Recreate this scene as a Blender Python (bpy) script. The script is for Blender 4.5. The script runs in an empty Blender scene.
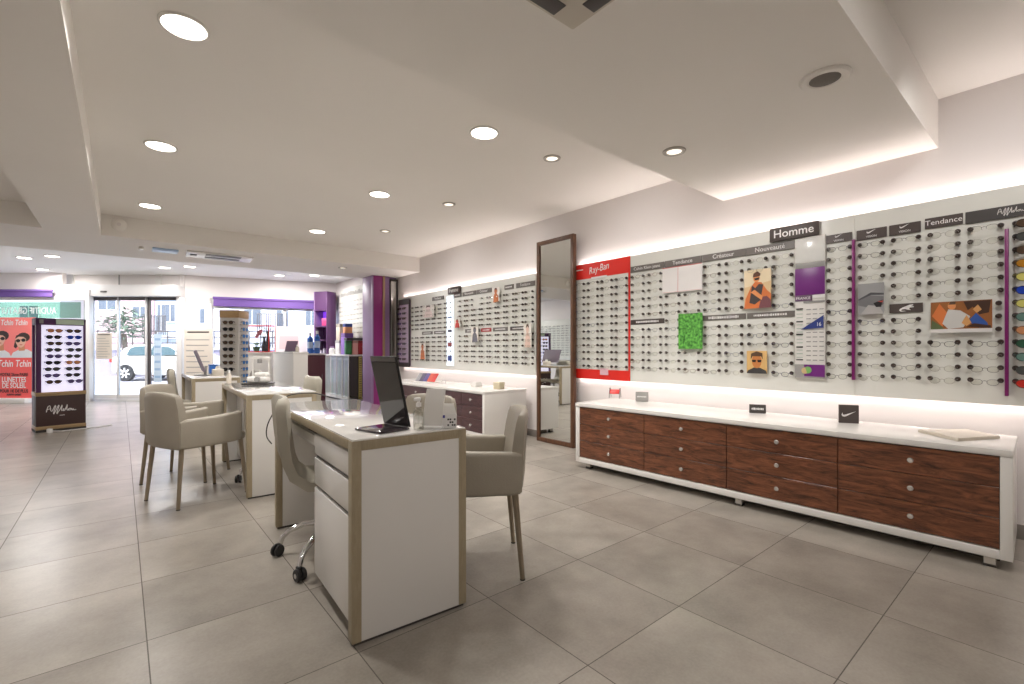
import bpy, bmesh, math, random
from mathutils import Vector, Matrix, Euler
random.seed(7)
PI = math.pi
sc = bpy.context.scene
COL = sc.collection
R = math.radians

# ---------------------------------------------------------------- materials
def lin(c):
    return tuple(((v / 255) / 12.92 if v / 255 <= .04045 else ((v / 255 + .055) / 1.055) ** 2.4) for v in c)

MATS = {}
def mat(name, c, rough=.5, metal=0., emit=0., noise=None, bump=None, coat=0., spec=.5, alpha=1.):
    if name in MATS: return MATS[name]
    m = bpy.data.materials.new(name); m.use_nodes = True
    nt = m.node_tree; b = nt.nodes['Principled BSDF']; L = nt.links
    col = (*lin(c), 1)
    b.inputs['Base Color'].default_value = col
    b.inputs['Roughness'].default_value = rough
    b.inputs['Metallic'].default_value = metal
    b.inputs['Specular IOR Level'].default_value = spec
    b.inputs['Coat Weight'].default_value = coat
    b.inputs['Coat Roughness'].default_value = .08
    if emit:
        b.inputs['Emission Color'].default_value = col
        b.inputs['Emission Strength'].default_value = emit
    if noise or bump:
        tc = nt.nodes.new('ShaderNodeTexCoord')
    if noise:                                   # (scale, amount)
        n = nt.nodes.new('ShaderNodeTexNoise'); n.inputs['Scale'].default_value = noise[0]; n.inputs['Detail'].default_value = 5
        L.new(tc.outputs['Object'], n.inputs['Vector'])
        r = nt.nodes.new('ShaderNodeValToRGB')
        a = noise[1]
        r.color_ramp.elements[0].position = .3; r.color_ramp.elements[1].position = .7
        r.color_ramp.elements[0].color = (*[v * (1 - a) for v in col[:3]], 1)
        r.color_ramp.elements[1].color = (*[min(1, v * (1 + a)) for v in col[:3]], 1)
        L.new(n.outputs['Fac'], r.inputs['Fac']); L.new(r.outputs['Color'], b.inputs['Base Color'])
    if bump:
        n2 = nt.nodes.new('ShaderNodeTexNoise'); n2.inputs['Scale'].default_value = bump[0]
        L.new(tc.outputs['Object'], n2.inputs['Vector'])
        bp = nt.nodes.new('ShaderNodeBump'); bp.inputs['Strength'].default_value = bump[1]; bp.inputs['Distance'].default_value = .01
        L.new(n2.outputs['Fac'], bp.inputs['Height']); L.new(bp.outputs['Normal'], b.inputs['Normal'])
    MATS[name] = m
    return m

def glass(name, tint=(255, 255, 255), refl=.08, rough=.02):
    if name in MATS: return MATS[name]
    m = bpy.data.materials.new(name); m.use_nodes = True
    nt = m.node_tree; nt.nodes.clear()
    o = nt.nodes.new('ShaderNodeOutputMaterial'); mx = nt.nodes.new('ShaderNodeMixShader')
    t = nt.nodes.new('ShaderNodeBsdfTransparent'); g = nt.nodes.new('ShaderNodeBsdfGlossy')
    t.inputs['Color'].default_value = (*lin(tint), 1); g.inputs['Roughness'].default_value = rough
    mx.inputs['Fac'].default_value = refl
    nt.links.new(t.outputs[0], mx.inputs[1]); nt.links.new(g.outputs[0], mx.inputs[2]); nt.links.new(mx.outputs[0], o.inputs['Surface'])
    MATS[name] = m
    return m

def wood(name, c1, c2, axis=1, rough=.35, sc_=3.0):
    if name in MATS: return MATS[name]
    m = mat(name, c1, rough)
    nt = m.node_tree; L = nt.links; b = nt.nodes['Principled BSDF']
    tc = nt.nodes.new('ShaderNodeTexCoord'); mp = nt.nodes.new('ShaderNodeMapping')
    s = [14., 14., 14.]; s[axis] = 2.2
    mp.inputs['Scale'].default_value = s
    n = nt.nodes.new('ShaderNodeTexNoise'); n.inputs['Scale'].default_value = sc_; n.inputs['Detail'].default_value = 9; n.inputs['Roughness'].default_value = .72
    n.inputs['Distortion'].default_value = .9
    r = nt.nodes.new('ShaderNodeValToRGB')
    r.color_ramp.elements[0].position = .33; r.color_ramp.elements[1].position = .66
    r.color_ramp.elements[0].color = (*lin(c2), 1); r.color_ramp.elements[1].color = (*lin(c1), 1)
    L.new(tc.outputs['Object'], mp.inputs['Vector']); L.new(mp.outputs[0], n.inputs['Vector']); L.new(n.outputs['Fac'], r.inputs['Fac'])
    L.new(r.outputs['Color'], b.inputs['Base Color'])
    return m

def floor_mat():
    m = mat('floor_tile', (150, 142, 131), .32)
    nt = m.node_tree; L = nt.links; b = nt.nodes['Principled BSDF']; N = nt.nodes.new
    tc = N('ShaderNodeTexCoord'); sp = N('ShaderNodeSeparateXYZ'); L.new(tc.outputs['Object'], sp.inputs[0])
    def math_(op, a, v=None):
        n = N('ShaderNodeMath'); n.operation = op
        if isinstance(a, (int, float)): n.inputs[0].default_value = a
        else: L.new(a, n.inputs[0])
        if v is not None:
            if isinstance(v, (int, float)): n.inputs[1].default_value = v
            else: L.new(v, n.inputs[1])
        return n.outputs[0]
    edges, ids = [], []
    for out, o0, s in ((sp.outputs[0], .0756, .586), (sp.outputs[1], 1.663, .5775)):
        u = math_('DIVIDE', math_('SUBTRACT', out, o0), s)
        f = math_('FRACT', u); d = math_('ABSOLUTE', math_('SUBTRACT', f, .5))
        edges.append(math_('GREATER_THAN', d, .4966)); ids.append(math_('FLOOR', u))
    grout = math_('MAXIMUM', edges[0], edges[1])
    cb = N('ShaderNodeCombineXYZ'); L.new(ids[0], cb.inputs[0]); L.new(ids[1], cb.inputs[1])
    wn = N('ShaderNodeTexWhiteNoise'); L.new(cb.outputs[0], wn.inputs['Vector'])
    ad = N('ShaderNodeVectorMath'); ad.operation = 'MULTIPLY_ADD'; L.new(wn.outputs['Color'], ad.inputs[0]); ad.inputs[1].default_value = (9, 9, 9); L.new(tc.outputs['Object'], ad.inputs[2])
    n1 = N('ShaderNodeTexNoise'); n1.inputs['Scale'].default_value = 3.0; n1.inputs['Detail'].default_value = 6; n1.inputs['Roughness'].default_value = .62
    L.new(ad.outputs[0], n1.inputs['Vector'])
    n2 = N('ShaderNodeTexNoise'); n2.inputs['Scale'].default_value = 90; n2.inputs['Detail'].default_value = 5; L.new(tc.outputs['Object'], n2.inputs['Vector'])
    v = math_('ADD', math_('ADD', math_('MULTIPLY', n1.outputs['Fac'], .8), math_('MULTIPLY', wn.outputs['Value'], .12)), math_('MULTIPLY', n2.outputs['Fac'], .22))
    r = N('ShaderNodeValToRGB'); L.new(v, r.inputs['Fac'])
    r.color_ramp.elements[0].position = .2; r.color_ramp.elements[1].position = .95
    r.color_ramp.elements[0].color = (*lin((106, 99, 90)), 1); r.color_ramp.elements[1].color = (*lin((184, 176, 165)), 1)
    mx = N('ShaderNodeMix'); mx.data_type = 'RGBA'; L.new(grout, mx.inputs[0]); L.new(r.outputs['Color'], mx.inputs[6]); mx.inputs[7].default_value = (*lin((92, 85, 78)), 1)
    L.new(mx.outputs[2], b.inputs['Base Color'])
    rr = math_('ADD', math_('MULTIPLY', grout, .4), .28)
    L.new(rr, b.inputs['Roughness'])
    bp = N('ShaderNodeBump'); bp.inputs['Strength'].default_value = .25; bp.inputs['Distance'].default_value = .002
    L.new(math_('SUBTRACT', math_('MULTIPLY', n2.outputs['Fac'], .15), grout), bp.inputs['Height']); L.new(bp.outputs['Normal'], b.inputs['Normal'])
    return m

M_wall = mat('white_paint', (228, 222, 219), .75, noise=(1.2, .015))
M_ceil = mat('ceiling_paint', (240, 236, 230), .85, noise=(1.0, .015))
M_white = mat('white_lacquer', (232, 229, 224), .25)
M_whitem = mat('white_matt', (226, 223, 218), .5)
M_tan = wood('tan_edge', (170, 156, 130), (156, 142, 116), 2, .45, 6)
M_rose = wood('rosewood', (144, 90, 62), (50, 29, 22), 1, .3, 2.6)
M_plumwood = wood('plum_wood', (96, 66, 66), (62, 40, 42), 1, .3, 2)
M_walnut = wood('walnut_frame', (110, 74, 50), (78, 50, 34), 2, .4, 3)
M_chrome = mat('chrome', (215, 215, 215), .12, 1.)
M_knob = mat('satin_nickel', (222, 218, 212), .25, .6)
M_dark = mat('dark_grey', (62, 57, 54), .45)
M_black = mat('black_plastic', (26, 24, 25), .4)
M_peg = mat('dark_peg', (58, 44, 38), .35)
M_leather = mat('taupe_leather', (160, 152, 138), .5, noise=(9, .04), bump=(160, .12))
M_leatherc = mat('cream_leather', (176, 170, 155), .5, noise=(9, .04), bump=(160, .12))
M_leg = mat('champagne_metal', (152, 138, 118), .35, .5)
M_red = mat('red_board', (226, 44, 34), .35)
M_panel = mat('satin_glass_board', (226, 226, 219), .22, noise=(3, .03))
M_sign = mat('sign_brown', (78, 68, 64), .4)
M_signg = mat('sign_grey', (112, 106, 101), .4)
M_purple = mat('purple_print', (112, 42, 122), .35)
M_lav = mat('lavender_laminate', (148, 118, 160), .4)
M_mag = mat('magenta_laminate', (146, 46, 122), .35)
M_plum = mat('plum_laminate', (84, 44, 92), .4)
M_gold = mat('gold_strip', (176, 150, 112), .35, .4)
M_blind = mat('purple_fabric', (116, 86, 158), .8)
M_ltext = mat('white_print', (238, 236, 234), .5)
M_glass = glass('window_glass', (246, 249, 250), .06)
M_lens = glass('clear_lens', (252, 252, 250), .035)
M_mirror = mat('mirror_silver', (232, 234, 232), .015, 1.)
M_alu = mat('white_aluminium', (222, 220, 218), .4)
M_dkalu = mat('dark_aluminium', (96, 90, 90), .4, .4)
M_led = mat('downlight_diffuser', (255, 246, 232), .5, emit=9)
M_spotled = mat('spot_lamp', (255, 246, 232), .5, emit=1.1)
M_strip = mat('led_strip', (255, 228, 218), .5, emit=1.5)
M_paper = mat('white_paper', (236, 233, 228), .7)
M_beige = mat('beige_board', (214, 204, 190), .6)
M_grey = mat('mid_grey', (150, 148, 145), .5)
M_skin = mat('printed_skin', (206, 140, 100), .5)
M_hair = mat('printed_hair', (58, 42, 38), .5)
M_base = mat('skirting_tile', (136, 129, 122), .4)

# ---------------------------------------------------------------- mesh builder
def smooth(pts, n=6):
    P_ = [Vector(p) for p in pts]; out = []
    for i in range(len(P_) - 1):
        a, b_, c, d = P_[max(i - 1, 0)], P_[i], P_[i + 1], P_[min(i + 2, len(P_) - 1)]
        for k in range(n):
            t = k / n; out.append(.5 * (2 * b_ + (c - a) * t + (2 * a - 5 * b_ + 4 * c - d) * t * t + (3 * b_ - a - 3 * c + d) * t ** 3))
    return out + [P_[-1]]
class MB:
    def __init__(s): s.bm = bmesh.new(); s.mats = []
    def mi(s, m):
        if m not in s.mats: s.mats.append(m)
        return s.mats.index(m)
    def _tagnew(s, faces, m):
        i = s.mi(m)
        for f in faces: f.material_index = i
    def box(s, x0, x1, y0, y1, z0, z1, m, bev=0., seg=2, M=None):
        t = bmesh.new()
        bmesh.ops.create_cube(t, size=1)
        for v in t.verts: v.co = Vector(((v.co.x + .5) * (x1 - x0) + x0, (v.co.y + .5) * (y1 - y0) + y0, (v.co.z + .5) * (z1 - z0) + z0))
        if bev: bmesh.ops.bevel(t, geom=t.edges[:], offset=bev, segments=seg, affect='EDGES', profile=.5)
        s._merge(t, m, M); return s
    def _merge(s, t, m, M=None):
        i = s.mi(m); mp = {}
        t.normal_update()
        for v in t.verts: mp[v] = s.bm.verts.new(M @ v.co if M else v.co)
        for f in t.faces:
            try: s.bm.faces.new([mp[v] for v in f.verts]).material_index = i
            except ValueError: pass
        t.free()
    def loft(s, loops, m, closed=True, caps=True):
        i = s.mi(m); rows = [[s.bm.verts.new(Vector(p)) for p in lp] for lp in loops]
        n = len(rows[0])
        for a, b in zip(rows, rows[1:]):
            for k in range(n if closed else n - 1):
                try: s.bm.faces.new((a[k], a[(k + 1) % n], b[(k + 1) % n], b[k])).material_index = i
                except ValueError: pass
        if caps and closed:
            for rw in (rows[0][::-1], rows[-1]):
                try: s.bm.faces.new(rw).material_index = i
                except ValueError: pass
        return s
    def tube(s, pts, r, m, n=8, closed=False, sx=1.):
        pts = [Vector(p) for p in pts]; loops = []
        N = len(pts); up = None
        for k, p in enumerate(pts):
            if closed: d = pts[(k + 1) % N] - pts[k - 1]
            else: d = pts[min(k + 1, N - 1)] - pts[max(k - 1, 0)]
            d.normalize()
            if up is None: up = Vector((0, 0, 1)) if abs(d.z) < .9 else Vector((1, 0, 0))
            a = d.cross(up).normalized(); b = a.cross(d).normalized(); up = b
            rr = r[k] if isinstance(r, (list, tuple)) else r
            loops.append([p + a * rr * sx * math.cos(2 * PI * j / n) + b * rr * math.sin(2 * PI * j / n) for j in range(n)])
        if closed: loops.append(loops[0])
        if closed:
            i = s.mi(m); rows = [[s.bm.verts.new(q) for q in lp] for lp in loops[:-1]]
            for k in range(N):
                a, b = rows[k], rows[(k + 1) % N]
                for j in range(n): s.bm.faces.new((a[j], a[(j + 1) % n], b[(j + 1) % n], b[j])).material_index = i
            return s
        return s.loft(loops, m)
    def lathe(s, prof, m, n=24, M=None, caps=True):
        loops = [[(M @ Vector((r * math.cos(2 * PI * j / n), r * math.sin(2 * PI * j / n), z)) if M else Vector((r * math.cos(2 * PI * j / n), r * math.sin(2 * PI * j / n), z))) for j in range(n)] for r, z in prof]
        return s.loft(loops, m, True, caps)
    def prism(s, poly, vec, m):
        v = Vector(vec); return s.loft([[Vector(p) for p in poly], [Vector(p) + v for p in poly]], m)
    def poly(s, pts, m):
        f = s.bm.faces.new([s.bm.verts.new(Vector(p)) for p in pts]); f.material_index = s.mi(m); return s
    def build(s, name, parent=None, loc=(0, 0, 0), rz=0., ang=35, link=True, fix=True):
        if fix: bmesh.ops.recalc_face_normals(s.bm, faces=s.bm.faces[:])
        me = bpy.data.meshes.new(name); s.bm.to_mesh(me); s.bm.free()
        for m in s.mats: me.materials.append(m)
        for p in me.polygons: p.use_smooth = True
        me.set_sharp_from_angle(angle=R(ang))
        o = bpy.data.objects.new(name, me)
        if link: COL.objects.link(o)
        o.location = loc; o.rotation_euler = (0, 0, rz)
        if parent: o.parent = parent
        return o

def tag(o, label=None, cat=None, group=None, kind=None):
    if label: o['label'] = label
    if cat: o['category'] = cat
    if group: o['group'] = group
    if kind: o['kind'] = kind
    return o
def thing(name, label, cat, loc=(0, 0, 0), rz=0., group=None):
    o = bpy.data.objects.new(name, None); COL.objects.link(o); o.empty_display_size = .1
    o.location = loc; o.rotation_euler = (0, 0, rz)
    return tag(o, label, cat, group)
def dup(root, loc, rz, label, group=None):
    r = root.copy(); COL.objects.link(r); r.location = loc; r.rotation_euler = (0, 0, rz); r['label'] = label
    if group: r['group'] = group
    for ch in list(root.children):
        c = ch.copy(); COL.objects.link(c); c.parent = r
        for g in list(ch.children):
            d = g.copy(); COL.objects.link(d); d.parent = c
    return r
def struct(mb, name, **k):
    return tag(mb.build(name, **k), kind='structure')
def text(s, size, m, parent, loc, rot, name='lettering', shear=0., align='CENTER', ext=.0006, sx=1., bold=0.):
    cu = bpy.data.curves.new(name, 'FONT'); cu.body = s; cu.size = size; cu.align_x = align; cu.align_y = 'CENTER'
    cu.shear = shear; cu.extrude = ext; cu.offset = bold; cu.resolution_u = 3
    t = bpy.data.objects.new(name, cu); COL.objects.link(t)
    dg = bpy.context.evaluated_depsgraph_get(); me = bpy.data.meshes.new_from_object(t.evaluated_get(dg))
    bpy.data.objects.remove(t); me.materials.clear(); me.materials.append(m)
    o = bpy.data.objects.new(name, me); COL.objects.link(o)
    o.location = loc; o.rotation_euler = rot; o.scale = (sx, 1, 1); o.parent = parent
    return o
WR = (PI / 2, 0, -PI / 2)                       # lettering on the right wall, facing -x

# ---------------------------------------------------------------- site frame
H, F, YAW, CX, CY = 1.10, 469.5, .6946, 512., 349.
FW = Vector((math.sin(YAW), math.cos(YAW), 0)); RT = Vector((math.cos(YAW), -math.sin(YAW), 0))
def vf(lat, d, z=0.): v = FW * d + RT * lat; return Vector((v.x, v.y, z))     # street front runs across this direction
def la(px, d): return (px - CX) / F * d
def zz(py, d): return H + (CY - py) / F * d
def onz(px, py, z):
    d = FW + RT * ((px - CX) / F); t = (z - H) * F / (CY - py); v = d * t; return Vector((v.x, v.y, z))
def onx(px, py, X):
    d = FW + RT * ((px - CX) / F); t = X / d.x; return Vector((X, d.y * t, H + (CY - py) / F * t))
def ony(px, py, Y):
    d = FW + RT * ((px - CX) / F); t = Y / d.y; return Vector((d.x * t, Y, H + (CY - py) / F * t))

cam = bpy.data.cameras.new('camera'); co = bpy.data.objects.new('camera', cam); COL.objects.link(co)
co.location = (0, 0, H); co.rotation_euler = (PI / 2, 0, -YAW)
cam.sensor_width = 36; cam.lens = F / 1024 * 36; cam.shift_y = 7 / 1024; cam.clip_start = .02; cam.clip_end = 500
sc.camera = co

# ================================================================ ROOM SHELL
HC, HS, HB, WX, LX = 2.69, 2.38, 2.44, 4.0, -2.95
PR0 = Vector((1.50, 12.14, 0)); PR1 = Vector((4.0, 11.45, 0))        # right part of the street front
FR = math.atan2(PR1.y - PR0.y, PR1.x - PR0.x); FRL = (PR1 - PR0).length
PL0 = vf(la(-60, 9.8), 9.8); PL1 = vf(la(92, 9.9), 9.9)
PD1 = vf(la(180, 10.05), 10.05)

fl = MB(); fl.poly([(LX - .1, -2.7, 0), (4.1, -2.7, 0), (4.1, 11.42, 0), (PR0.x, PR0.y, 0), (PD1.x, PD1.y, 0), (PL1.x, PL1.y, 0), (PL0.x, PL0.y, 0)], floor_mat())
struct(fl, 'floor', fix=False)
cm_ = MB(); cm_.box(LX - .1, WX + .1, -2.8, 8.4, HC, HC + .1, M_ceil); struct(cm_, 'ceiling')
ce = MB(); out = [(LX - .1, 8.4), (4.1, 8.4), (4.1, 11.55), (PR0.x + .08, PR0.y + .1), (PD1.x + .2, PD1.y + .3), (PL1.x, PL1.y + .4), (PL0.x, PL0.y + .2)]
ce.prism([(x, y, HC) for x, y in out], (0, 0, .12), mat('front_ceiling_daylit', (250, 250, 250), .8)); struct(ce, 'ceiling_front')  # whiter than the main ceiling: bounced daylight is put into its colour
b = MB(); b.box(WX, WX + .1, -2.7, 11.5, 0, HC, M_wall); struct(b, 'wall_right')
b = MB(); b.box(LX - .1, LX, -2.7, 15.6, 0, HC, M_wall); struct(b, 'wall_left')
b = MB(); b.box(LX - .1, WX + .1, -2.8, -2.7, 0, HC, M_wall); struct(b, 'wall_back')
b = MB(); b.box(WX - .012, WX, -2.7, 11.4, 0, .085, M_base, .002); struct(b, 'baseboard_right')
b = MB(); b.box(LX, LX + .012, -2.7, 15.3, 0, .085, M_base, .002); struct(b, 'baseboard_left')
b = MB(); b.box(LX, WX, .56, 1.95, HS, HC + .02, M_ceil); struct(b, 'ceiling_soffit')
b = MB(); b.box(-.67, -.18, 1.95, 7.32, HB, HC + .02, M_ceil); struct(b, 'ceiling_beam')
b = MB(); b.prism([(LX, 7.32, HB), (WX, 7.32, HB), (WX, 8.6, HB), (LX, 9.02, HB)], (0, 0, HC + .02 - HB), M_ceil); struct(b, 'ceiling_bulkhead')

# ---------------------------------------------------------------- ceiling fittings
def area_light(name, loc, size, power, col=(1, .97, .94), rot=(0, 0, 0), parent=None, shape='DISK', sy=None, spread=PI):
    l = bpy.data.lights.new(name, 'AREA'); l.shape = shape; l.size = size; l.energy = power; l.color = col; l.spread = spread
    if sy: l.size_y = sy
    o = bpy.data.objects.new(name, l); COL.objects.link(o); o.location = loc; o.rotation_euler = rot
    if parent: o.parent = parent
    return o
def make_down(r, led, ring=None):
    t = thing('ceiling_light', '', 'ceiling light')
    m = MB(); m.lathe([(r * 1.1, 0), (r * 1.1, -.004), (r * 1.05, -.009), (r * (.97 if not ring else .75), -.010), (r * (.95 if not ring else .7), -.004), (r * (.95 if not ring else .7), 0)], ring or M_white, 32, caps=False); m.build('trim_ring', t)
    m = MB(); m.lathe([(r * (.95 if not ring else .7), -.001), (r * (.95 if not ring else .7), -.005), (r * .5, -.0075), (.001, -.008)], led, 32); m.build('diffuser', t)
    return t
POW = 15.0
spots = [((.24, 2.81), 'large round ceiling downlight nearest the camera beside the long beam', 1), ((.24, 4.58), 'middle round downlight of the three along the ceiling beam', 1),
         ((.25, 6.57), 'round downlight by the ceiling beam closest to the bulkhead', 1), ((2.05, 2.78), 'round downlight just past the dropped soffit above the desks', 1),
         ((2.04, 4.57), 'second round downlight beyond the soffit in the right ceiling row', 1), ((2.04, 6.55), 'right row round downlight just in front of the air grille bulkhead', 1)]
d0 = make_down(.098, M_led)
for k, ((x, y), lb, _) in enumerate(spots):
    o = d0 if k == 0 else dup(d0, (x, y, HC), 0, lb)
    o.location = (x, y, HC); o['label'] = lb; o['group'] = 'large round downlights in the main ceiling'
    area_light('lamp', (x, y, HC - .03), .2, POW, spread=R(135))
for x, y in ((.24, -.4), (2.05, -.4), (.24, -1.8), (2.05, -1.8), (-1.8, 2.8), (-1.8, 5.2), (-1.8, -.4)):       # unseen lamps added at the rear and left to light the shop
    o = dup(d0, (x, y, HC), 0, 'added round downlight in the unseen part of the shop', 'added round downlights out of frame')
    area_light('lamp', (x, y, HC - .03), .2, POW * .4)
front = [((-1.29, 11.7), 'bright downlight in the white front ceiling above the red poster'), ((-1.2, 13.2), 'small distant downlight in the front ceiling near the purple blind end'),
         ((.66, 11.37), 'downlight in the front ceiling over the sliding door header'), ((1.02, 10.93), 'downlight in the front ceiling right of the sliding door'),
         ((2.63, 11.0), 'downlight in the front ceiling above the purple window blind'), ((3.2, 10.5), 'downlight in the front ceiling by the purple shelf column'),
         ((-.9, 11.2), 'faint downlight in the front ceiling near the bulkhead edge')]
for (x, y), lb in front:
    o = dup(d0, (x, y, HC), 0, lb, 'downlights in the front ceiling')
    area_light('lamp', (x, y, HC - .03), .2, POW * (1.4 if x < .5 else 1.5))
s0 = make_down(.066, M_spotled, mat('spot_ring', (186, 180, 172), .35, .3))
for k, ((x, y, z), lb) in enumerate([((2.758, 2.79, HC), 'small spotlight in the ceiling above the tall mirror side of the desks'), ((2.765, 4.4, HC), 'second small spotlight in the row beside the right wall'),
                                     ((2.735, 5.95, HC), 'third and faintest small spotlight beside the right wall'), ((2.747, 1.66, HS), 'small spotlight in the underside of the dropped soffit'),
                                     ((2.806, 7.72, HB), 'small spotlight in the bulkhead underside by the purple column')]):
    o = s0 if k == 0 else dup(s0, (x, y, z), 0, lb)
    o.location = (x, y, z); o['label'] = lb; o['group'] = 'small recessed spotlights'
    area_light('lamp', (x, y, z - .035), .1, 4, spread=R(110))
# wall washers: the small spotlights, plus one added unseen lamp, tilted towards the boards
for (x, y, z) in ((2.758, 2.79, HC), (2.765, 4.4, HC), (2.735, 5.95, HC), (2.747, 1.66, HS), (2.75, .2, HC)):
    l = bpy.data.lights.new('spot', 'SPOT'); l.energy = 30; l.spot_size = R(105); l.spot_blend = .9; l.shadow_soft_size = .06; l.color = (1, .97, .95)
    o = bpy.data.objects.new('spot', l); COL.objects.link(o); o.location = (x, y, z - .04); o.rotation_euler = Vector((1.2, -.05, -1.15)).to_track_quat('-Z', 'Y').to_euler()
# round speaker on the soffit
t = thing('ceiling_speaker', 'round white ceiling speaker with grey grille in the soffit', 'speaker', (2.555, .758, HS))
m = MB(); m.lathe([(.105, 0), (.105, -.005), (.095, -.012), (.07, -.012), (.062, -.006)], M_ceil, 36, caps=False); m.build('trim_ring', t)
m = MB(); m.lathe([(.066, -.004), (.066, -.007), (.03, -.014), (.001, -.015)], mat('speaker_mesh', (128, 122, 116), .7, bump=(700, .6)), 30); m.build('grille', t)
# air cassette on soffit
t = thing('air_cassette', 'beige ceiling air cassette with dark slots at top of the soffit', 'air conditioner', (1.02, .92, HS))
m = MB(); m.box(-.35, .35, -.35, .35, -.025, .0, mat('cassette_plastic', (196, 188, 174), .5), .008); m.build('cover', t)
for k in range(4):
    m = MB(); m.box(-.23, .23, .27, .335, -.028, -.0, M_dark, .003, M=Matrix.Rotation(k * PI / 2, 4, 'Z')); m.build('air_slot', t)
m = MB()
for k in range(9): m.box(-.2, .2, -.2 + k * .05 - .008, -.2 + k * .05 + .008, -.03, -.02, mat('cassette_grille', (170, 162, 150), .5), 0)
m.build('grille', t)
# grille in bulkhead
t = thing('air_grille', 'long white air outlet with two dark slots under the bulkhead', 'air vent', (1.10, 7.90, HB), -.06)
m = MB(); m.box(-.40, .40, -.24, .24, -.02, 0, M_white, .006); m.build('frame', t)
m = MB(); m.box(-.18, .25, -.18, -.05, -.024, -.015, M_dark, .002); m.build('slot', t)
m = MB(); m.box(-.18, .25, .03, .16, -.024, -.015, M_dark, .002); m.build('slot', t)
m = MB(); m.box(-.36, -.28, -.07, .05, -.026, -.018, M_black, .004); m.build('sensor', t)
t = thing('emergency_light', 'pale blue emergency light box under the bulkhead left of the air outlet', 'light', (.45, 7.86, HB))
m = MB(); m.box(-.13, .15, -.1, .1, -.03, 0, mat('ice_blue', (176, 200, 232), .3), .006); m.build('cover', t)
m = MB(); m.box(-.27, -.22, -.05, .05, -.035, 0, M_white, .006); m.build('bracket', t)
p = ony(119, 225, 7.32)
t = thing('smoke_detector', 'round white detector on the bulkhead face next to the beam', 'smoke detector', p)
RX = Matrix.Rotation(PI / 2, 4, 'X')
m = MB(); m.lathe([(.075, 0), (.075, .02), (.05, .04), (.001, .045)], M_ceil, 28, M=RX); m.build('body', t)
m = MB(); m.lathe([(.02, .04), (.02, .052), (.001, .054)], M_wall, 16, M=RX); m.build('sensor', t)

# ================================================================ GLASSES
def oval(cx, w, h, n=16, sq=2.4, droop=0):
    pts = []
    for k in range(n):
        a = 2 * PI * k / n; c, s = math.cos(a), math.sin(a)
        x = math.copysign(abs(c) ** (2 / sq), c) * w; z = math.copysign(abs(s) ** (2 / sq), s) * h
        if z < 0: x *= 1 - droop * (-z / h)
        pts.append((cx + x, 0, z))
    return pts
def glasses_meshes(fm, lm, r=.0014, w=.0245, h=.017, sq=2.6, droop=.12, n=14, half=False, thick=1.):
    """frame / lens left / lens right / temple mesh data (local X = width, +Y = back, origin at bridge)"""
    gx = .034
    fr = MB()
    for s in (-1, 1):
        o = oval(s * gx, w, h, n, sq, droop)
        if half: fr.tube([p for p in o if p[2] >= -.004][:], r, fm, 4) if False else fr.tube([(p[0], 0, p[2]) for p in sorted([q for q in o if q[2] >= -.002], key=lambda q: q[0])], r, fm, 4)
        else: fr.tube(o, r, fm, 4, closed=True)
        fr.tube([(s * (gx + w * .97), 0, h * .55), (s * (gx + w + .006), .004, h * .6), (s * (gx + w + .008), .012, h * .6)], r * 1.5, fm, 4)
    fr.tube([(-.0105, 0, h * .35), (0, -.002, h * .55), (.0105, 0, h * .35)], r * 1.3, fm, 4)
    for s in (-1, 1): fr.tube([(s * .011, .001, 0), (s * .008, .006, -.006)], r, fm, 3)
    f = fr.build('eyeglasses', link=False).data
    ls = []
    for s in (-1, 1):
        o = oval(s * gx, w * .97, h * .97, n, sq, droop)
        l = MB(); l.poly([(p[0], -.0005, p[2]) for p in o], lm); l.poly([(p[0], .0012, p[2]) for p in o][::-1], lm)
        ls.append(l.build('lens', link=False).data)
    te = []
    for s in (-1, 1):
        m = MB(); x = s * (gx + w + .008)
        m.tube([(x, .010, h * .6), (x * .99, .05, h * .35), (x * .97, .062, -h * .2)], [r * 1.6, r * 1.5, r * 1.2], fm, 4)
        te.append(m.build('temple', link=False).data)
    return f, ls, te
def joined(name, f, ls, te):
    bm = bmesh.new(); mats = []
    for me in [f] + ls + te:
        off = {}
        for i, mm in enumerate(me.materials):
            if mm not in mats: mats.append(mm)
            off[i] = mats.index(mm)
        t = bmesh.new(); t.from_mesh(me); mp = [bm.verts.new(v.co) for v in t.verts]
        for fc in t.faces:
            try: bm.faces.new([mp[v.index] for v in fc.verts]).material_index = off[fc.material_index]
            except ValueError: pass
        t.free()
    me = bpy.data.meshes.new(name); bm.to_mesh(me); bm.free()
    for mm in mats: me.materials.append(mm)
    return me
gm = lambda n, c, r=.35, me=0.: mat(n, c, r, me)
FM = [('thin black', gm('frame_black', (44, 38, 36)), .0011, 0), ('brown tortoiseshell', gm('frame_tortoise', (112, 78, 56)), .0013, 0), ('slim silver', gm('frame_silver', (158, 152, 144), .3, .5), .0009, 1),
      ('dark grey', gm('frame_grey', (100, 94, 92)), .0011, 0), ('half-rim dark', gm('frame_gunmetal', (70, 64, 62), .3, .4), .0010, 2), ('dark blue', gm('frame_navy', (58, 64, 96)), .0012, 0)]
VAR = []
for nm, m_, r_, st in FM:
    VAR.append((nm, glasses_meshes(m_, M_lens, r_, .0245, .0165 if st != 1 else .0185, 2.6 if st != 1 else 2.1, .12, 14, st == 2)))
VARJ = [joined('eyeglasses', *v[1]) for v in VAR]
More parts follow.
